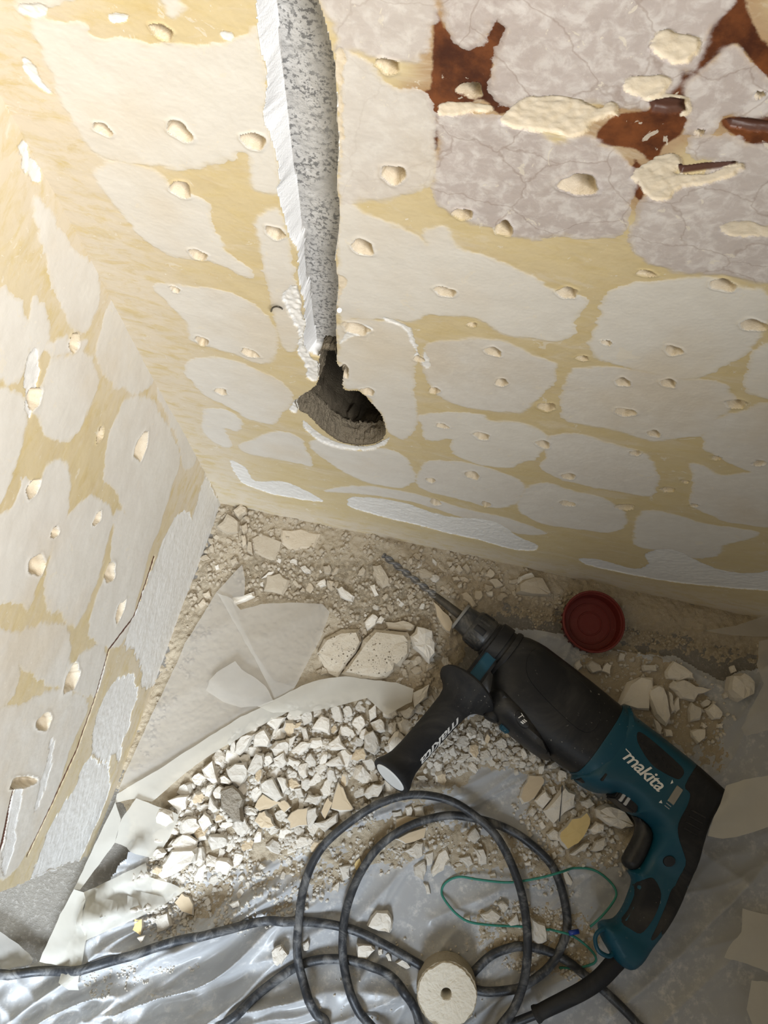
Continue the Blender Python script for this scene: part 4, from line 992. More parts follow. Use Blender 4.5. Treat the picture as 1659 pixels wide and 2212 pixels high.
for (u, v) in ((223, -26), (224, 43)):
    V, Fc = rbox(u, u + 2.5, v, v + 9, 24, float(mh_h(u, v)) + .6 if v < 0 else 39.6, .4); dobj('latch_slot', V, Fc, 'gear_black', mh, smooth=False)
for v in (54, 60): V, Fc = rbox(203 + (v - 54) * 1.2, 209 + (v - 54) * 1.2, v, v + 3.5, -5, 20, .6); dobj('latch_slot', V, Fc, 'gear_black', mh, smooth=False)
puff('trigger', [(281, 55), (290, 60), (294, 74), (295, 90), (297, 100), (304, 103), (312, 100), (315, 92), (314, 76), (311, 62), (305, 54), (290, 50)], 12.5, 8, 'black_plastic', mh, label='black trigger')
pth = catmull([(322, 163, 10), (313, 170, 12), (312, 180, 12), (321, 188, 12), (333, 186, 10), (336, 180, 8)], 6)
V, Fc = tube(pth, 2.3, 8); dobj('cord_loop', V, Fc, 'teal', mh)
# cord guard and cord
def fz(s, zs): return np.array([fl(p, z) for p, z in zip(P_(s), zs)])
def world_part(name, path, rad, mat, parent, sides=12, label=None):
    V, Fc = tube(path, rad, sides); V = np.array(V) - np.array([DO[0], DO[1], 0]); o = mesh_obj(name, V, Fc, mat, parent, True); autosmooth(o, 50)
    if label: o['label'] = label
    return o
g = catmull(fz("1345,2062 1328,2080 1298,2112 1262,2138 1220,2160 1185,2177 1156,2192", [.045, .044, .042, .038, .033, .028, .024]), 8)
cg = world_part('cord_guard', g, np.interp(np.linspace(0, 1, len(g)), [0, .15, .9, .93, .95, 1], [.0094, .0096, .0078, .0078, .0090, .0090]), 'black_rubber', drill, 18, 'thick black cord guard')
cord = [("1160,2190", .024), ("1120,2206", .020), ("1080,2224", .014), ("1060,2300", .008), ("1180,2370", .008), ("1330,2330", .008), ("1390,2240", .009), ("1376,2212", .010), ("1343,2176", .010), ("1299,2135", .010), ("1265,2108", .010), ("1228,2078", .011), ("1181,2054", .010), ("1124,2044", .010), ("1070,2059", .009), ("1034,2088", .008), ("1000,2130", .008), ("975,2190", .008), ("960,2260", .008), ("935,2290", .008),
 ("912,2240", .009), ("900,2190", .010), ("880,2150", .011), ("850,2112", .011), ("800,2084", .012), ("730,2070", .012), ("650,2082", .012), ("575,2128", .012), ("520,2175", .012), ("480,2212", .012), ("470,2280", .012), ("560,2330", .014), ("660,2290", .018),
 ("705,2212", .022), ("683,2185", .024), ("658,2127", .026), ("643,2066", .028), ("645,1994", .028), ("658,1910", .024), ("690,1838", .022), ("745,1784", .024), ("817,1737", .026), ("889,1717", .026), ("962,1726", .027), ("1020,1758", .028), ("1077,1813", .028), ("1121,1910", .028), ("1139,2012", .030), ("1135,2102", .030), ("1114,2171", .030), ("1085,2212", .030), ("1020,2290", .026), ("900,2310", .022),
 ("799,2212", .020), ("763,2156", .021), ("743,2084", .022), ("741,2012", .022), ("752,1950", .020), ("781,1881", .018), ("824,1824", .017), ("889,1782", .016), ("962,1762", .016), ("1016,1766", .016), ("1070,1780", .015), ("1124,1806", .014), ("1179,1853", .013), ("1204,1893", .012), ("1221,1953", .012), ("1225,2004", .012), ("1211,2048", .012), ("1184,2091", .014), ("1135,2128", .015), ("1106,2138", .013), ("1048,2141", .009),
 ("990,2125", .008), ("930,2096", .009), ("900,2080", .010), ("820,2035", .012), ("745,2003", .012), ("640,1986", .014), ("560,1987", .014), ("430,2012", .015), ("300,2050", .015), ("180,2084", .014), ("80,2092", .012), ("-20,2098", .012), ("-160,2110", .012)]
path = catmull(np.array([fl(P_(s)[0], z) for s, z in cord]), 7)
path[:, 2] = np.maximum(path[:, 2], np.array([ground(x, y) for x, y in path[:, :2]]) + .0042)
for _ in range(6): path[1:-1, 2] = np.maximum(path[1:-1, 2], (path[:-2, 2] + path[2:, 2]) / 2)
world_part('power_cord', path, .0047, 'cord_rubber', drill, 12, 'dusty black power cord lying in loops')

# ------------------------------------------------------------------ other things on the floor
# red round box lid, open side up
c = fl((1274, 1347), .012); lid = empty('round_box_lid', (c[0], c[1], ground(c[0], c[1]) + .008)); tag(lid, 'dusty dark red round plastic box lid lying open beside the back wall', 'lid')
def lpart(name, prof, mat, seg=56, ctr=(0, 0, 0), ax=(0, 0, 1), parent=None, label=None, fill=True):
    V, Fc = lathe(prof, ctr, ax, seg); o = mesh_obj(name, np.array(V) * .001, Fc, mat, parent or lid, True); autosmooth(o, 35)
    if label: o['label'] = label
    return o
lpart('shell', [(0, 20), (0, 32.5), (1, 34), (14, 35.5), (17, 36.2), (18, 37.4), (22, 37.8), (22.6, 37), (22.6, 35.6), (20, 35), (18.4, 33.6), (4, 32.2), (2.6, 31), (2.4, 26)], 'red_plastic')
lpart('base_disc', [(.5, 10), (.5, 31.5), (2.6, 31.5), (2.6, 25.5), (3.4, 25), (3.4, 24), (2.6, 23.4), (2.6, 15.2), (3.5, 14.6), (3.5, 13.6), (2.6, 13), (2.6, .5)], 'red_plastic')
for k in range(26):
    a = 2 * math.pi * k / 26; p0 = np.array([math.cos(a), math.sin(a)]); t = np.array([-p0[1], p0[0]]); V = []
    for r, z in ((34.2, 1), (36.2, 2.5), (37.0, 15), (35.6, 15.5)):
        for s_ in (-1, 1): V.append(np.append(p0 * r + t * s_ * .9, z))
    mesh_obj('grip_rib', np.array(V) * .001, [(0, 1, 3, 2), (2, 3, 5, 4), (4, 5, 7, 6), (0, 2, 4, 6), (1, 7, 5, 3)], 'red_plastic', lid)
lid.rotation_euler = (.03, -.03, .4)
# drilled-out plaster core
CH_ = .036; c = fl((978, 2146), CH_); core = empty('drilled_core', (c[0] - .004, c[1] + .002, .004)); tag(core, 'round drilled-out plaster core with a pilot hole lying on the cord', 'plaster core')
n = 72; r = .0315; rings = []; jr = 1 + .03 * (rng.random(n) - .5)
ths = np.linspace(0, 2 * math.pi, n, endpoint=False)
for z, k, j in ((0, .97, .02), (.004, 1.0, .012), (.012, 1.01, .012), (.022, 1.0, .012), (.031, 1.0, .02), (.0342, .985, .03), (.0348, .80, .02)):
    rr = r * k * (1 + j * (rng.random(n) - .5)); rings.append(np.column_stack([rr * np.cos(ths), rr * np.sin(ths), np.full(n, z) + .0008 * (rng.random(n) - .5)]))
V = np.vstack(rings); Fc = [(i * n + k, i * n + (k + 1) % n, (i + 1) * n + (k + 1) % n, (i + 1) * n + k) for i in range(len(rings) - 1) for k in range(n)]; Fc.append(tuple(range(n))[::-1])
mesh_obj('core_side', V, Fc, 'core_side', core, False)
rings = []; hc = np.array([-.001, .001]); edge = 1 - .16 * np.clip(vnoise(np.cos(ths) * 2 + 3, np.sin(ths) * 2 + 3, 2.0, 9, 3, .6) - .35, 0, 1) - .03 * rng.random(n)
for k in (1.0, .97, .92, .84, .76, .68, .6, .52, .44, .36, .28, .2, .175, .165, .155, .15):
    rr = r * k * (edge if k > .2 else 1); x, y = rr * np.cos(ths) + hc[0] * (1 - k), rr * np.sin(ths) + hc[1] * (1 - k)
    z = .0362 + .0018 * (vnoise(x + 1, y + 1, 120, 17, 3, .6) - .5) + .0009 * (vnoise(x + 1, y + 1, 700, 18, 2) - .5)
    if k > .99: z = z - .0028
    if k < .18: z = np.full(n, {.175: .0352, .165: .032, .155: .020, .15: .009}[k])
    rings.append(np.column_stack([x, y, z]))
V = np.vstack(rings); Fc = [(i * n + k, i * n + (k + 1) % n, (i + 1) * n + (k + 1) % n, (i + 1) * n + k) for i in range(len(rings) - 1) for k in range(n)]; Fc.append(tuple((len(rings) - 1) * n + k for k in range(n)))
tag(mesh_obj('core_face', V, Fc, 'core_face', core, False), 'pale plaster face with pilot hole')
core.rotation_euler = (.10, -.06, 0)
# thin green string with a blue end
gp = P_("1275,2002 1302,1977 1326,1946 1331,1926 1316,1903 1282,1879 1245,1874 1211,1884 1167,1896 1100,1906 1034,1900 991,1894 962,1907 954,1928 965,1950 987,1975 1016,1992 1070,1999 1124,2001 1179,2006 1201,2011 1231,2019 1252,2031 1275,2051 1287,2068 1282,2080 1248,2088 1208,2090")
gz_ = [.008 + .006 * math.sin(i * .9) for i in range(len(gp))]
for i in (7, 8): gz_[i] = .024
for i in (20, 21): gz_[i] = .022
pw = catmull(np.array([fl(p, z) for p, z in zip(gp, gz_)]), 6); pw[:, 2] = np.maximum(pw[:, 2], np.array([ground(x, y) for x, y in pw[:, :2]]) + .001); c = pw[0].copy(); c[2] = 0
gs_ = empty('string', tuple(c)); tag(gs_, 'thin green string lying in a loop between the cord loops and drill grip', 'string')
V, Fc = tube(pw - c, .0013, 8); mesh_obj('strand', V, Fc, 'string_green', gs_, True)
pw = np.array([fl(p, .024) for p in P_("1229,2016 1238,2014 1250,2012")]) - c; V, Fc = tube(pw, .0026, 10); tag(mesh_obj('blue_tip', V, Fc, 'blue_plastic', gs_, True), 'blue end sleeve')
# bits of metal left in the back wall
q = np.array([bw(p, d) for p, d in zip(P_("585,676 588,666 596,662 606,664 611,669"), (.002, -.004, -.005, -.004, .002))]); c = q[2].copy()
V, Fc = tube(catmull(q - c, 5), .0006, 7); o = mesh_obj('wire_staple', V, Fc, 'bit_shank', None, True); o.location = c; tag(o, 'small bent rusty wire staple stuck in the wall left of the channel', 'staple')
q = np.array([bw((733, 668), .003), bw((733, 670), -.006)]); c = q[0].copy()
st = empty('nail', tuple(c)); tag(st, 'short bright nail sticking out of the wall right of the channel', 'nail')
V, Fc = tube(q - c, .0008, 8); mesh_obj('nail_shaft', V, Fc, 'steel', st, True)
V, Fc = tube(np.array([q[1] - c, q[1] - c + (q[1] - q[0]) * .12]), .0016, 10); mesh_obj('nail_head', V, Fc, 'steel', st, False)

# ------------------------------------------------------------------ rubble
def chip_mesh(name, out, thick, rg, mats, bev=.14, rough=1.0):
    """broken piece: outline (metres, around 0), crumbled edges, slightly uneven top"""
    out = np.asarray(out, float)
    if sdf(out, np.array([out[:, 0].mean()]), np.array([out[:, 1].mean()]))[0] > -1 and np.cross(out[1] - out[0], out[2] - out[1]) < 0 and np.sum(out[:, 0] * np.roll(out[:, 1], -1) - out[:, 1] * np.roll(out[:, 0], -1)) < 0: out = out[::-1]
    if np.sum(out[:, 0] * np.roll(out[:, 1], -1) - out[:, 1] * np.roll(out[:, 0], -1)) < 0: out = out[::-1]
    size = np.ptp(out, axis=0).max()
    if len(out) < 9:
        o2 = []
        for a, b_ in zip(out, np.roll(out, -1, 0)):
            o2 += [a, (a + b_) / 2 + (rg.random(2) - .5) * np.linalg.norm(b_ - a) * .20]
        out = np.array(o2)
    n = len(out); c = out.mean(0)
    r0 = c + (out - c) * (.92 + .1 * rg.random((n, 1))); r1 = out
    r2 = c + (out - c) * (1 - bev * (.4 + 1.2 * rg.random((n, 1))))
    r3 = c + (out - c) * (.45 + .15 * rg.random((n, 1)))
    sl = (rg.random(2) - .5) * .35 * rough
    tz = lambda q: thick + ((q - c) @ sl) * .5
    V = np.vstack([np.column_stack([r0, np.zeros(n)]), np.column_stack([r1, thick * (.35 + .35 * rg.random(n))]),
                   np.column_stack([r2, tz(r2) + thick * .16 * (rg.random(n) - .6) * rough]), np.column_stack([r3, tz(r3) + thick * .14 * (rg.random(n) - .3) * rough]),
                   [[c[0], c[1], thick * 1.04]]])
    Fc = []; mi = []
    for i in range(3):
        for k in range(n): Fc.append((i * n + k, i * n + (k + 1) % n, (i + 1) * n + (k + 1) % n, (i + 1) * n + k)); mi.append(1 if i == 2 and len(mats) > 1 else 0)
    for k in range(n): Fc.append((3 * n + k, 3 * n + (k + 1) % n, 4 * n)); mi.append(1 if len(mats) > 1 else 0)
    Fc.append(tuple(range(n))[::-1]); mi.append(0)
    return mesh_obj(name, V, Fc, mats[0], mats=mats, midx=mi)
ZM = {'a': (900, 1180, 2.186), 'b': (1100, 1650, 2.968), 'c': (600, 1150, 3.318), 'd': (829, 700, 2.0), 'e': (400, 1050, 3.318), 'f': (300, 1400, 2.765), 'g': (600, 1650, 2.765), 'h': (0, 1650, 2.37)}
PO = ['porous_plaster']
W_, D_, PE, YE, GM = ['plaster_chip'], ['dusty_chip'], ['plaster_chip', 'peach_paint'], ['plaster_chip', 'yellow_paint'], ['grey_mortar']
LBL = {'right': ('pale plaster chip in the heap between the red lid and right film', 'plaster chips right of the drill barrel'),
       'trigger': ('plaster chip in the small heap below the drill trigger', 'plaster chips below the drill trigger'),
       'front': ('dust-covered plaster chip beside the drill bit', 'dusty chips around the drill bit'),
       'corner': ('dust-covered plaster chip near the room corner', 'dusty chips in the room corner'),
       'pile': ('pale plaster chip in the main heap left of the side handle', 'plaster chips in the main heap'),
       'loops': ('pale plaster chip scattered on the plastic among the cord loops', 'plaster chips among the cord loops'),
       'tape': ('white plaster chip beside the tape pieces at lower left', 'plaster chips beside the tape')}
CHIPS = [  # region, zoom frame, thickness mm, materials, outline, own label
 ('right','a',10,W_,"1175,590 1215,540 1310,600 1320,630 1240,635 1185,625",None),
 ('right','a',12,W_,"1195,665 1215,635 1260,630 1320,660 1395,680 1330,700 1310,735 1250,720",'long pointed plaster chip topmost in the right heap'),
 ('right','a',13,W_,"945,760 1000,640 1060,615 1120,620 1122,660 1105,740 1100,775 1040,770 960,748",'largest pale plaster slab right of the drill barrel'),
 ('right','a',15,W_,"1095,665 1165,655 1185,740 1205,810 1180,850 1130,800 1100,720",'tall grey-white plaster block leaning against the largest slab'),
 ('right','a',10,W_,"1185,680 1210,700 1225,780 1205,790 1190,730",None),
 ('right','a',10,W_,"1285,770 1300,735 1345,760 1340,820 1290,830",None),
 ('right','a',9,W_,"1365,770 1400,740 1450,785 1440,815 1400,820",None),
 ('right','a',9,W_,"1295,870 1370,860 1360,910 1330,935 1300,900",None),
 ('right','a',22,W_,"1475,680 1490,610 1540,595 1600,640 1590,700 1530,735",'chunky plaster lump standing apart next to the film ribbon'),
 ('right','a',9,W_,"1115,810 1160,860 1155,895 1130,880",None), ('right','a',8,W_,"1170,860 1205,865 1210,900 1175,900",None),
 ('right','a',9,W_,"800,560 830,535 870,560 880,590 830,600",None), ('right','a',7,W_,"745,560 770,535 785,565 760,590",None), ('right','a',7,W_,"870,590 900,545 920,560 915,610",None),
 ('right','a',6,W_,"1480,570 1500,560 1515,590 1490,600",None), ('right','a',6,W_,"1420,840 1450,835 1445,860 1420,858",None), ('right','a',7,W_,"1065,560 1130,560 1135,590 1070,590",None),
 ('right','a',6,W_,"1205,760 1240,705 1245,770 1225,790",None), ('right','a',6,W_,"1350,830 1375,850 1360,862 1345,850",None), ('right','a',6,W_,"1445,700 1470,680 1470,715 1455,720",None),
 ('right','a',6,W_,"1340,740 1370,720 1395,735 1360,760",None), ('right','a',5,W_,"960,500 990,510 980,540 950,545",None),
 ('trigger','a',12,W_,"600,1250 700,1125 755,1165 750,1230 650,1310",'white plaster chip marked with a dark pencil line'),
 ('trigger','a',9,PE,"500,1140 530,1075 600,1080 610,1110 560,1190 500,1220 485,1190",'plaster chip with peach painted top under the drill housing'),
 ('trigger','a',8,W_,"560,1200 610,1150 640,1190 600,1240",None),
 ('trigger','b',12,YE,"320,440 400,350 500,305 530,340 500,430 440,510 370,550 325,500",'plaster chip with bright yellow painted face below the trigger'),
 ('trigger','b',20,W_,"560,290 640,255 740,300 795,390 790,410 720,420 650,400 570,340",'big grey-white plaster lump under the trigger'),
 ('trigger','b',8,W_,"390,580 480,510 525,505 490,550 420,590",None), ('trigger','b',12,W_,"510,420 560,370 615,390 600,440 540,455",None), ('trigger','b',7,W_,"240,450 290,415 320,440 330,500 270,490",None),
 ('trigger','b',8,W_,"550,500 620,470 630,520 600,555 520,560",None), ('trigger','b',6,W_,"115,320 150,275 180,300 150,340",None), ('trigger','b',6,W_,"190,380 215,360 240,400 210,425",None),
 ('trigger','b',6,W_,"640,490 670,475 680,500 655,512",None), ('trigger','b',7,W_,"455,240 520,215 550,260 500,290",None), ('trigger','b',5,W_,"255,145 290,140 310,190 280,200",None), ('trigger','b',5,W_,"340,690 365,680 410,760 400,785 365,775",None),
 ('trigger','b',5,W_,"270,575 295,560 305,600 285,620",None),
 ('front','c',16,PO,"455,1010 590,830 610,770 700,690 930,715 960,760 940,870 880,960 840,940 830,990 780,1040 700,1050 560,1040",'large porous plaster slab lying in front of the side handle'),
 ('front','c',20,['plaster_chip'],"950,740 1000,670 1110,700 1140,790 1130,870 1090,940 1050,890 970,820",'crumbly white plaster chunk touching the large porous slab'),
 ('front','c',12,PO,"330,760 460,690 590,690 600,780 560,860 500,930 430,1040 350,1000 280,860",'lumpy dusty mortar heap left of the porous slab'),
 ('front','c',10,W_,"620,640 680,580 720,610 700,660 640,700",None), ('front','c',7,W_,"700,650 740,595 765,615 745,655",None), ('front','c',4,D_,"965,265 1050,250 1130,290 1100,325 1030,330",None), ('front','c',9,D_,"690,260 740,240 800,330 800,370 750,395 680,300",None),
 ('front','c',9,W_,"420,400 450,390 550,460 540,495 500,480",None), ('front','c',6,W_,"155,250 180,235 240,270 235,295 190,290",None),
 ('front','c',6,['dusty_chip','peach_paint'],"1110,490 1150,520 1230,600 1260,650 1240,730 1180,680 1140,600",'tan painted sliver under the drill bit shank'),
 ('front','c',7,D_,"1310,440 1350,425 1430,520 1400,540 1330,480",None), ('front','c',6,D_,"1510,340 1570,330 1620,380 1560,400",None), ('front','c',6,D_,"1480,310 1520,255 1560,295 1530,335",None),
 ('pile','c',10,W_,"965,1150 1090,1085 1080,1180 980,1255",None), ('front','c',6,D_,"1250,320 1290,310 1310,345 1260,350",None), ('front','c',6,D_,"1320,250 1350,215 1385,270 1365,300",None), ('front','c',6,D_,"1270,260 1295,225 1330,270 1300,290",None),
 ('front','d',12,D_,"570,1160 600,1105 690,1090 725,1160 715,1172",'flat tile-like plaster piece against the back wall'), ('front','d',8,W_,"585,1090 640,1070 660,1100 620,1130 580,1120",'pale chip resting on the flat piece by the back wall'),
 ('front','c',7,D_,"770,640 900,630 985,665 970,700 790,690",None), ('front','c',5,D_,"350,340 400,350 395,420 365,400",None), ('front','c',6,D_,"270,350 340,330 350,375 300,390",None),
 ('corner','e',5,D_,"690,310 830,300 970,340 930,440 780,460 690,410",'broad thin dusty plaster flake near the back wall'), ('corner','e',14,D_,"345,180 400,130 440,150 440,190 380,230",None), ('corner','e',9,D_,"220,290 300,195 390,250 380,330 300,340",'pale dusty slab wedged in the room corner'),
 ('corner','e',8,D_,"395,280 440,260 450,310 420,350",None), ('corner','e',9,W_,"330,800 490,755 500,790 345,850",'white bar-shaped plaster piece above the film sheet'), ('corner','e',6,W_,"820,580 860,565 905,605 870,630",None), ('corner','e',6,W_,"545,660 600,610 640,610 600,650",None),
 ('front','e',9,W_,"1085,730 1120,715 1215,790 1200,825 1110,790",None), ('front','e',9,D_,"1340,570 1400,560 1465,660 1430,725 1370,690",None), ('corner','e',5,D_,"470,370 560,340 700,400 640,530 590,520 490,460",'flat dusty slab beside the broad plaster flake'), ('corner','e',7,D_,"580,640 680,620 750,670 700,780 560,750",None),
 ('corner','e',8,D_,"400,350 430,350 440,420 410,440",None), ('corner','e',8,D_,"450,390 475,400 485,490 445,470",None), ('corner','e',6,D_,"120,770 170,745 185,790 140,800",None), ('corner','e',6,D_,"90,850 130,800 155,840 110,880",None), ('corner','e',6,D_,"320,530 370,500 380,540 340,580",None),
 ('front','e',6,W_,"940,700 1000,660 1010,710 970,725",None), ('front','e',6,D_,"1015,670 1065,730 1050,755 1020,730",None), ('front','e',7,W_,"1320,710 1360,700 1385,780 1360,790",None), ('corner','e',5,W_,"210,570 240,555 245,590 220,600",None), ('corner','e',5,D_,"600,310 640,300 635,345 605,340",None),
 ('pile','f',12,W_,"570,620 610,520 690,510 650,590 600,640",None), ('pile','f',12,W_,"690,510 750,480 785,550 770,590 680,590",None), ('pile','f',14,W_,"370,720 440,670 475,800 440,815",'upright white chip beside the diagonal tape band'), ('pile','f',11,W_,"520,720 640,680 650,760 600,830 550,800",None),
 ('pile','f',13,W_,"720,800 800,770 860,890 820,920 730,860",'large white chip with a cracked edge in the main heap'), ('pile','f',11,W_,"820,770 880,780 895,840 860,870",None), ('pile','f',12,W_,"800,660 870,615 890,680 840,720 805,700",None), ('pile','f',12,W_,"1030,480 1090,395 1140,420 1140,515",None),
 ('pile','f',11,W_,"1130,570 1200,510 1240,600 1140,610",None), ('pile','f',13,W_,"1345,520 1400,490 1445,590 1410,640 1345,600",None), ('pile','f',13,W_,"1340,870 1400,810 1465,810 1430,890 1370,905",'white chip just below the side handle end'), ('pile','f',11,W_,"760,450 790,410 880,410 820,500",None),
 ('pile','f',20,GM,"480,850 560,820 630,900 620,1040 560,1040 490,960",'dark grey-brown mortar lump in the main heap'), ('pile','f',8,PE,"1145,960 1190,795 1220,830 1285,960 1270,975",'triangular peach painted chip left of the cord loop'), ('pile','f',8,PE,"1085,980 1130,890 1160,920 1110,1030",'narrow peach painted chip leaning on the triangular one'),
 ('pile','f',9,PE,"880,1020 950,960 1015,950 1010,1060 900,1085",'square peach painted chip at the lower edge of the heap'), ('pile','f',8,W_,"1000,960 1060,950 1070,1000 1020,1080 1005,1060",None), ('pile','f',10,W_,"1045,1045 1110,1030 1190,985 1190,1040 1110,1100",None), ('pile','f',9,PE,"690,950 740,870 850,920 780,960 720,975",'wide peach painted chip right of the mortar lump'),
 ('pile','f',10,W_,"410,960 425,880 480,965 440,985",None), ('pile','f',12,W_,"170,910 300,875 290,960 250,1000",None), ('tape','f',10,W_,"190,1170 260,1110 350,1150 340,1200 220,1230",None), ('pile','f',9,W_,"980,920 1010,870 1100,880 1060,940",None), ('pile','f',11,W_,"640,740 700,620 745,630 740,710 680,760",None),
 ('pile','f',14,W_,"440,860 480,820 520,840 490,900 455,900",None), ('pile','f',9,W_,"920,840 970,830 990,890 950,900",None), ('pile','f',9,W_,"350,1030 390,980 440,1050 380,1100",None), ('pile','f',9,W_,"880,540 940,520 900,600 860,560",None), ('pile','f',7,['plaster_chip','peach_paint'],"820,920 870,905 910,950 870,985",None),
 ('pile','f',10,W_,"480,770 510,760 560,800 540,815 485,805",None), ('pile','f',9,W_,"550,560 575,540 575,620 545,640",None), ('pile','f',9,W_,"960,460 1000,470 1020,560 985,570",None), ('pile','f',9,W_,"1215,360 1260,340 1280,400 1240,415",None), ('pile','f',9,W_,"1370,370 1415,330 1420,410 1380,440",None), ('pile','f',9,W_,"1110,690 1200,640 1230,700 1140,710",None),
 ('loops','g',13,W_,"530,970 590,880 660,880 690,950 670,1015 600,1000",'large white chip alone on the plastic inside the cord loops'), ('loops','g',10,W_,"470,1080 560,1085 585,1110 530,1170 475,1160",'white chip beside the crossing cords left of the core'), ('loops','g',9,W_,"745,520 830,460 870,470 870,550 830,570 790,545",None), ('loops','g',9,W_,"810,610 880,570 890,640 870,700 820,670",None),
 ('loops','g',10,W_,"915,640 960,530 1010,490 1030,560 990,640 930,680",None), ('loops','g',7,PE,"700,450 900,370 880,440 760,480",'long beige chip under the inner cord loop'), ('loops','g',9,W_,"1170,500 1230,510 1250,600 1200,600",None), ('loops','g',8,W_,"1130,430 1180,380 1215,440 1180,480",None),
 ('loops','g',5,W_,"870,710 900,720 915,780 890,780",None), ('loops','g',9,W_,"360,610 440,600 430,680 390,700",None), ('loops','g',6,W_,"320,740 370,700 360,770",None), ('loops','g',8,W_,"1210,900 1280,870 1340,910 1300,950 1230,935",None), ('loops','g',8,W_,"1310,840 1350,820 1385,850 1350,890",None),
 ('loops','g',5,W_,"1110,920 1150,905 1155,945 1115,950",None), ('loops','g',7,W_,"1370,950 1430,890 1445,960 1390,970",None), ('loops','g',9,W_,"1515,920 1600,960 1610,1060 1550,1090 1520,1000",None), ('loops','g',6,W_,"700,1190 740,1165 795,1215 770,1230",None), ('loops','g',7,W_,"880,540 930,520 925,600 890,610",None),
 ('loops','g',9,W_,"0,1120 30,1085 65,1140 20,1210",None), ('loops','g',6,PE,"700,330 850,320 820,360 700,400",None), ('loops','g',5,W_,"600,1110 625,1105 628,1140 602,1145",None), ('loops','g',5,W_,"640,1140 665,1130 680,1180 660,1180",None), ('loops','g',6,W_,"1080,560 1150,545 1170,600 1140,620",None), ('loops','g',5,W_,"1260,660 1300,650 1308,685 1270,685",None),
 ('loops','g',5,W_,"1470,590 1510,580 1515,610 1480,610",None), ('loops','g',6,W_,"680,290 740,275 745,310 690,320",None), ('loops','g',6,W_,"760,260 800,250 800,310 770,315",None), ('loops','g',6,W_,"810,260 870,250 880,310 820,315",None), ('loops','g',6,YE,"455,600 490,560 500,590 470,640",'small yellow painted chip beside the inner cord loop'),
 ('tape','h',12,W_,"780,560 880,440 1005,430 1000,500 920,550 830,590",'large white plaster slab right of the square tape flap'), ('tape','h',6,PE,"890,710 930,660 970,680 990,780 930,760",'peach painted chip right of the white tape piece'), ('tape','h',12,W_,"780,790 860,760 880,830 800,870",None), ('tape','h',9,['plaster_chip','yellow_paint'],"680,850 690,790 730,790 720,880",'small upright ochre painted chip under the white tape piece'),
 ('loops','h',9,W_,"1390,960 1440,930 1475,980 1420,1040 1395,1010",None), ('tape','h',5,W_,"700,890 740,880 720,920",None), ('tape','h',9,W_,"830,440 960,370 1000,400 1000,430",None), ('tape','h',6,W_,"1170,720 1220,700 1230,730 1190,740",None), ('loops','h',6,W_,"1540,920 1580,900 1580,955 1555,960",None),
]
SPOTS = []; PLAIN = []
for reg, zm, th_, mats, s, own in CHIPS:
    ox, oy, sc = ZM[zm]; px = [(ox + x / sc, oy + y / sc) for x, y in P_(s)]
    q = np.array([fl(p, .010)[:2] for p in px]); c = q.mean(0); g0 = ground(c[0], c[1])
    lift = .003 if reg in ('pile',) else 0.0
    q = np.array([fl(p, g0 + th_ * .0007 + lift)[:2] for p in px]); c = q.mean(0)
    rg = np.random.default_rng(int(abs(c[0] * 1e5 + c[1] * 7e4)) % 99999)
    o = chip_mesh('mortar_lump' if mats is GM else 'plaster_chip', q - c, th_ * .001, rg, mats, bev=.10 if len(mats) > 1 else .15, rough=1.0 if len(mats) == 1 else .3)
    o.location = (c[0], c[1], g0 + lift - .0012)
    SPOTS.append((c[0], c[1], math.sqrt(abs(np.sum(q[:, 0] * np.roll(q[:, 1], -1) - q[:, 1] * np.roll(q[:, 0], -1))) / 2 / math.pi)))
    if own: tag(o, own, 'mortar lump' if mats is GM else 'plaster chip')
    else: PLAIN.append((o, reg, 'd' if mats is D_ else 'p' if mats[-1] == 'peach_paint' else 'y' if mats[-1] == 'yellow_paint' else 'w', 0))
    if own and 'pencil' in own:
        a, b_ = fl((1220, 1697), .03)[:2] - c, fl((1214, 1776), .03)[:2] - c; t = (b_ - a) / np.linalg.norm(b_ - a); nn = np.array([-t[1], t[0]]) * .0004; z = th_ * .001 * 1.12
        mesh_obj('pencil_line', [(*(a + nn), z), (*(a - nn), z), (*(b_ - nn), z), (*(b_ + nn), z), (*(a + nn), z - .003), (*(a - nn), z - .003), (*(b_ - nn), z - .003), (*(b_ + nn), z - .003)],
                 [(0, 1, 2, 3), (0, 4, 5, 1), (1, 5, 6, 2), (2, 6, 7, 3), (3, 7, 4, 0)], 'graphite', o)
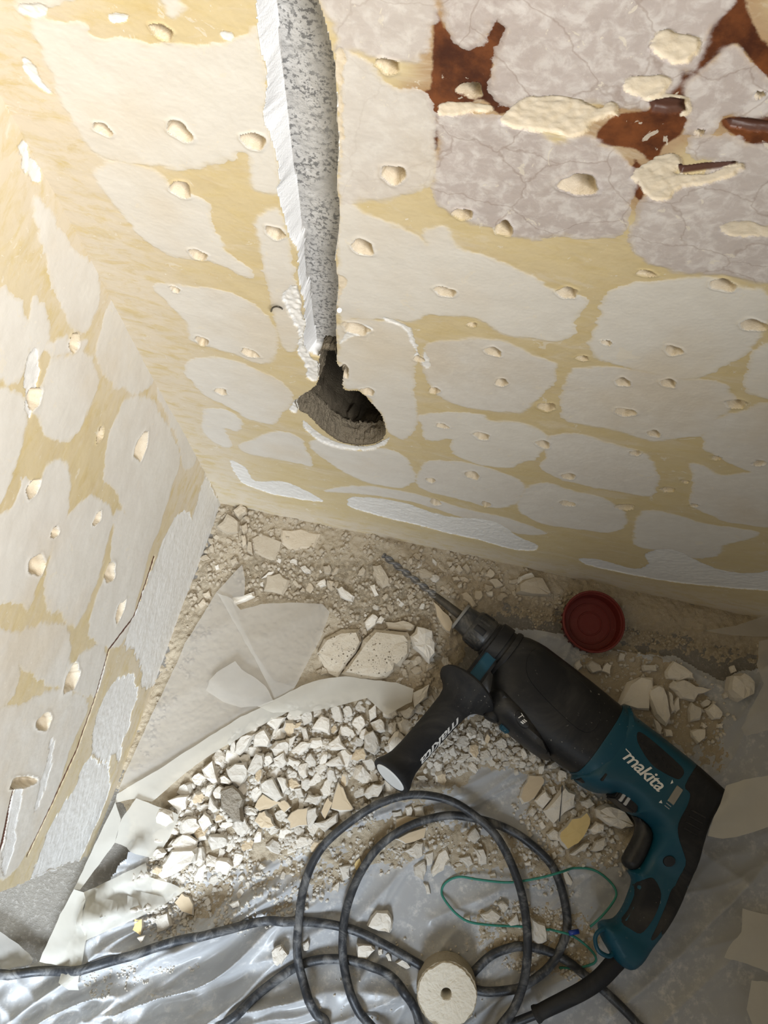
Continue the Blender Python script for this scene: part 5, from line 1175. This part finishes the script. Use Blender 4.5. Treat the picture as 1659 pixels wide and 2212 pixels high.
# further chips: shapes shared, strewn where the photograph shows them
PROTO = {}
for mk, mats in (('w', W_), ('d', D_), ('p', PE), ('y', YE)):
    PROTO[mk] = []
    for i in range(10 if mk in 'wd' else 3):
        rg = np.random.default_rng(500 + i + ord(mk)); k = rg.integers(5, 8); an = np.sort(rg.random(k) * .7 + np.arange(k)) * 2 * math.pi / k
        rr = .5 * (.72 + .5 * rg.random(k)); el = .5 + .5 * rg.random()
        o = chip_mesh('plaster_chip', np.column_stack([rr * np.cos(an), rr * np.sin(an) * el]), .17 + .27 * rg.random(), rg, mats, .15)
        PROTO[mk].append(o.data); bpy.data.objects.remove(o)
REG = [  # region, outline, size range mm, count, colours
 ('pile', "600,1545 760,1530 890,1518 960,1560 900,1620 830,1650 870,1705 760,1760 690,1835 560,1830 480,1880 380,1900 340,1950 350,1760 450,1660 540,1570", (8, 25), 210, 'wwwwwwwwwwwwwwp'),
 ('pile', "1000,1565 1060,1555 1150,1620 1235,1690 1130,1660 1050,1650 900,1700 920,1660", (7, 17), 70, 'wwwwwwwwp'),
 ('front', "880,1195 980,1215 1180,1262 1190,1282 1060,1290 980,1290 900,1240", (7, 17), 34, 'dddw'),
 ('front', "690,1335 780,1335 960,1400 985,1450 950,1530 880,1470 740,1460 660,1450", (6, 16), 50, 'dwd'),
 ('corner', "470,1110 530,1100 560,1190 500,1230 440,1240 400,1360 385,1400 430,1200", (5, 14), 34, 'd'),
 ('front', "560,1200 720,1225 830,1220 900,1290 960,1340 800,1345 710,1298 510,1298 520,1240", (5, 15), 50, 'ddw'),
 ('trigger', "1125,1690 1230,1690 1330,1760 1360,1860 1230,1870 1150,1770", (7, 13), 12, 'wwy'),
 ('loops', "740,1790 900,1755 1060,1800 1200,1860 1220,1890 1060,1880 900,1880 760,1900", (6, 11), 16, 'ww'),
 ('tape', "330,1870 480,1870 640,1840 640,1890 520,1940 380,1990 320,1960", (7, 13), 16, 'w'),
]
rs = np.random.default_rng(91); STREWN = []
for reg, s, (lo, hi), cnt, cols in REG:
    q = FP_(s, .008); x0, y0 = q.min(0); x1, y1 = q.max(0); put = 0; tries = 0
    sizes = np.sort(lo + (hi - lo) * rs.random(cnt) ** 1.6)[::-1] * .001
    while put < cnt and tries < 9000:
        tries += 1; x, y = x0 + (x1 - x0) * rs.random(), y0 + (y1 - y0) * rs.random(); sz = sizes[put]
        if sdf(q, np.array([x]), np.array([y]))[0] < 0: continue
        if any((x - a) ** 2 + (y - b_) ** 2 < (.36 * sz + .74 * r_) ** 2 for a, b_, r_ in SPOTS): continue
        mk = cols[rs.integers(len(cols))]; me = PROTO[mk][rs.integers(len(PROTO[mk]))]
        STREWN.append((sz, reg, mk, me, (x, y, ground(x, y) - .0012 + (.003 * rs.random() if reg == 'pile' else 0)), (sz, sz, sz * (.7 + .5 * rs.random())), ((rs.random() - .5) * .95, (rs.random() - .5) * .95, rs.random() * 6.28)))
        SPOTS.append((x, y, sz * .45)); put += 1
STREWN.sort(key=lambda t: -t[0])
MIXED = {'w': [], 'd': []}
for i, (sz, reg, mk, me, loc, scl, rot) in enumerate(STREWN):
    if i < 298 - len(CHIPS):
        o = bpy.data.objects.new('plaster_chip', me); COL.objects.link(o); o.location = loc; o.scale = scl; o.rotation_euler = rot
        PLAIN.append((o, reg, mk, sz))
    else:
        from mathutils import Euler
        Mx = Matrix.LocRotScale(Vector(loc), Euler(rot), Vector(scl)); MIXED['d' if mk == 'd' else 'w'].append((Mx, me))
for mk, lab in (('w', 'many lesser pale plaster bits filling the rubble heaps'), ('d', 'many lesser dusty plaster bits along the wall foot')):
    V = []; Fc = []
    for Mx, me in MIXED[mk]:
        off = len(V); V += [(Mx @ v.co)[:] for v in me.vertices]; Fc += [tuple(i + off for i in p.vertices) for p in me.polygons]
    if V: tag(mesh_obj('plaster_bits', V, Fc, 'plaster_chip' if mk == 'w' else 'dusty_chip'), lab, 'plaster bits', kind='stuff')
# one label per chip: size, shape, colour and the nearest thing one can find
def to_px(x, y, z=.01):
    d = np.array([x, y, z]) - CAM; q = _R.T @ d[:2]; v = _X * q[0] + _Y * q[1] + _Z * d[2]; return np.array([CX + FP * v[0] / v[2], CY + FP * v[1] / v[2]])
MARKS = [('drilled core', 978, 2146), ('red lid', 1273, 1346), ('drill bit tip', 836, 1203), ('drill chuck', 1030, 1365), ('side handle end', 848, 1684), ('side handle flange', 990, 1490), ('drill trigger', 1375, 1825), ('drill grip base', 1320, 2040),
 ('gear housing', 1200, 1530), ('porous slab', 820, 1420), ('crumbly white chunk', 915, 1390), ('dark mortar lump', 500, 1740), ('triangular peach chip', 738, 1722), ('square peach chip', 645, 1770), ('bright yellow chip', 1245, 1790), ('pencil-marked chip', 1212, 1735),
 ('broad dusty flake', 650, 1163), ('room corner', 484, 1092), ('clipped film sheet', 630, 1400), ('crooked tape end', 880, 1500), ('square tape flap', 320, 1790), ('white tape piece', 290, 1940), ('film triangle tip', 523, 1222), ('lone white chip', 822, 1992), ('blue string tip', 1240, 2015),
 ('green string bend', 955, 1930), ('film ribbon', 1630, 1480), ('long pointed chip', 1495, 1495), ('largest right slab', 1370, 1500), ('bar-shaped white piece', 525, 1290), ('diagonal tape band', 460, 1630), ('outer cord loop top', 890, 1717), ('inner cord loop top', 962, 1762), ('tile-like piece', 1155, 1270), ('cracked white chip', 585, 1705)]
ORD = ['', 'second nearest to it', 'third nearest to it', 'fourth nearest to it', 'fifth nearest to it', 'sixth nearest to it', 'seventh nearest to it', 'eighth nearest to it', 'ninth nearest to it', 'tenth nearest to it']
BOOK = {}
for o, reg, mk, sz in PLAIN:
    co_ = np.array([v.co[:2] for v in o.data.vertices]) * np.array(o.scale[:2]); pc = to_px(o.location.x, o.location.y)
    ev_ = np.sqrt(np.maximum(np.linalg.eigvalsh(np.cov((co_ - co_.mean(0)).T)), 1e-12)); el = ev_[1] / ev_[0]; dia = 3.4 * math.sqrt(ev_[0] * ev_[1]) * 1750
    w1 = 'tiny' if dia < 17 else 'small' if dia < 26 else 'medium' if dia < 38 else 'large'; w2 = 'blocky' if el < 1.35 else 'oblong' if el < 1.9 else 'elongated'
    w3 = {'w': 'pale plaster chip', 'd': 'dusty beige plaster chip', 'p': 'peach painted plaster chip', 'y': 'yellow painted plaster chip'}[mk]
    dd = [(math.hypot(pc[0] - x, pc[1] - y), nm, x, y) for nm, x, y in MARKS]; d0, nm, x, y = min(dd)
    dx, dy = pc[0] - x, pc[1] - y; rel = ('right of' if dx > 0 else 'left of') if abs(dx) > abs(dy) else ('below' if dy > 0 else 'above')
    BOOK.setdefault((f'{w1} {w2} {w3} {rel} the {nm}'), []).append((d0, o, reg))
for lab, L_ in BOOK.items():
    for k, (d0, o, reg) in enumerate(sorted(L_, key=lambda t: t[0])):
        tag(o, lab + (', ' + ORD[k] if k else (', nearest to it' if len(L_) > 1 else '')), 'plaster chip', LBL[reg][1])
# grit: too many and too small to count
def grit(name, regs, label, mat, seed, nmax):
    rg = np.random.default_rng(seed); Vs = []; Fs = []; off = 0
    shapes = []
    for i in range(8):
        k = 5; an = (np.arange(k) + rg.random(k) * .6) * 2 * math.pi / k; r0 = .5 * (.7 + .5 * rg.random(k)); r1 = r0 * (.55 + .25 * rg.random(k))
        V = np.vstack([np.column_stack([r0 * np.cos(an), r0 * np.sin(an), np.zeros(k)]), np.column_stack([r1 * np.cos(an), r1 * np.sin(an), .34 + .25 * rg.random(k)])])
        Fc = [(j, (j + 1) % k, k + (j + 1) % k) for j in range(k)] + [(j, k + (j + 1) % k, k + j) for j in range(k)] + [(k, k + 1, k + 2), (k, k + 2, k + 3), (k, k + 3, k + 4)]
        shapes.append((V, np.array(Fc)))
    for s, (lo, hi), cnt, pw in regs:
        q = FP_(s, .006); x0, y0 = q.min(0); x1, y1 = q.max(0)
        P = np.column_stack([x0 + (x1 - x0) * rg.random(cnt * 4), y0 + (y1 - y0) * rg.random(cnt * 4)])
        dd = sdf(q, P[:, 0], P[:, 1]) + (vnoise(P[:, 0], P[:, 1], 45, seed + 5, 3) - .5) * .03
        cl_ = vnoise(P[:, 0], P[:, 1], 60, seed + 6, 3); P = P[(dd > 0) & (cl_ > .42 + .18 * (rg.random(len(P)) - .5))][:cnt]
        for x, y in P:
            V, Fc = shapes[rg.integers(8)]; sz = (lo + (hi - lo) * rg.random() ** pw) * .001; a = rg.random() * 6.28; ca, sa = math.cos(a), math.sin(a)
            tx, ty = (rg.random(2) - .5) * .8
            Vr = np.column_stack([(V[:, 0] * ca - V[:, 1] * sa), (V[:, 0] * sa + V[:, 1] * ca), V[:, 2] + V[:, 0] * tx + V[:, 1] * ty]) * sz
            Vs.append(Vr + np.array([x, y, ground(x, y) - .0004])); Fs.append(Fc + off); off += len(V)
    o = fast_mesh(name, np.vstack(Vs), np.vstack(Fs), mat, smooth=False); tag(o, label, 'grit', kind='stuff'); return o
grit('plaster_grit', [
 ("560,1540 760,1525 890,1515 1000,1560 1060,1550 1150,1620 1240,1690 1130,1665 1050,1660 900,1710 760,1770 690,1840 560,1850 480,1890 380,1910 300,1990 300,1900 350,1760 450,1660", (2.0, 9), 4200, 1.7),
 ("400,1860 700,1760 800,1830 760,1900 640,1990 520,2010 330,2000", (1.5, 6.5), 900, 1.8),
 ("690,1820 900,1735 1060,1790 1230,1860 1240,1960 1060,1890 900,1860 760,1910", (1.5, 7), 420, 2), ("1020,1950 1240,1950 1300,2020 1260,2120 1150,2120 1060,2050", (1.5, 6.5), 420, 2),
 ("1240,1420 1330,1390 1480,1430 1600,1520 1560,1640 1440,1640 1340,1540", (1.5, 7), 420, 2), ("1110,1690 1230,1670 1380,1770 1370,1890 1200,1890 1120,1790", (1.5, 7.5), 420, 1.8),
 ("160,2100 330,2050 440,2080 300,2150 200,2140", (1.2, 4.5), 260, 2), ("320,1960 420,1930 480,1990 380,2030 330,2010", (1.5, 6), 260, 1.8), ("560,2080 1000,1960 1050,2212 700,2212", (1, 4), 160, 2)],
 'crumbled pale plaster grit filling the gaps between the chips', 'plaster_chip', 71, 0)
grit('dusty_grit', [("482,1095 620,1110 800,1150 1180,1250 1400,1310 1200,1310 1060,1310 1000,1345 980,1450 900,1500 700,1470 720,1320 560,1300 500,1240 420,1440 330,1640 290,1680 340,1500 440,1220", (1.5, 8), 2600, 1.9), ("1060,1290 1260,1340 1659,1390 1659,1430 1300,1390 1060,1330", (1.2, 5), 300, 2)],
 'dust-coloured mortar grit along the foot of the walls', 'dusty_chip', 72, 0)
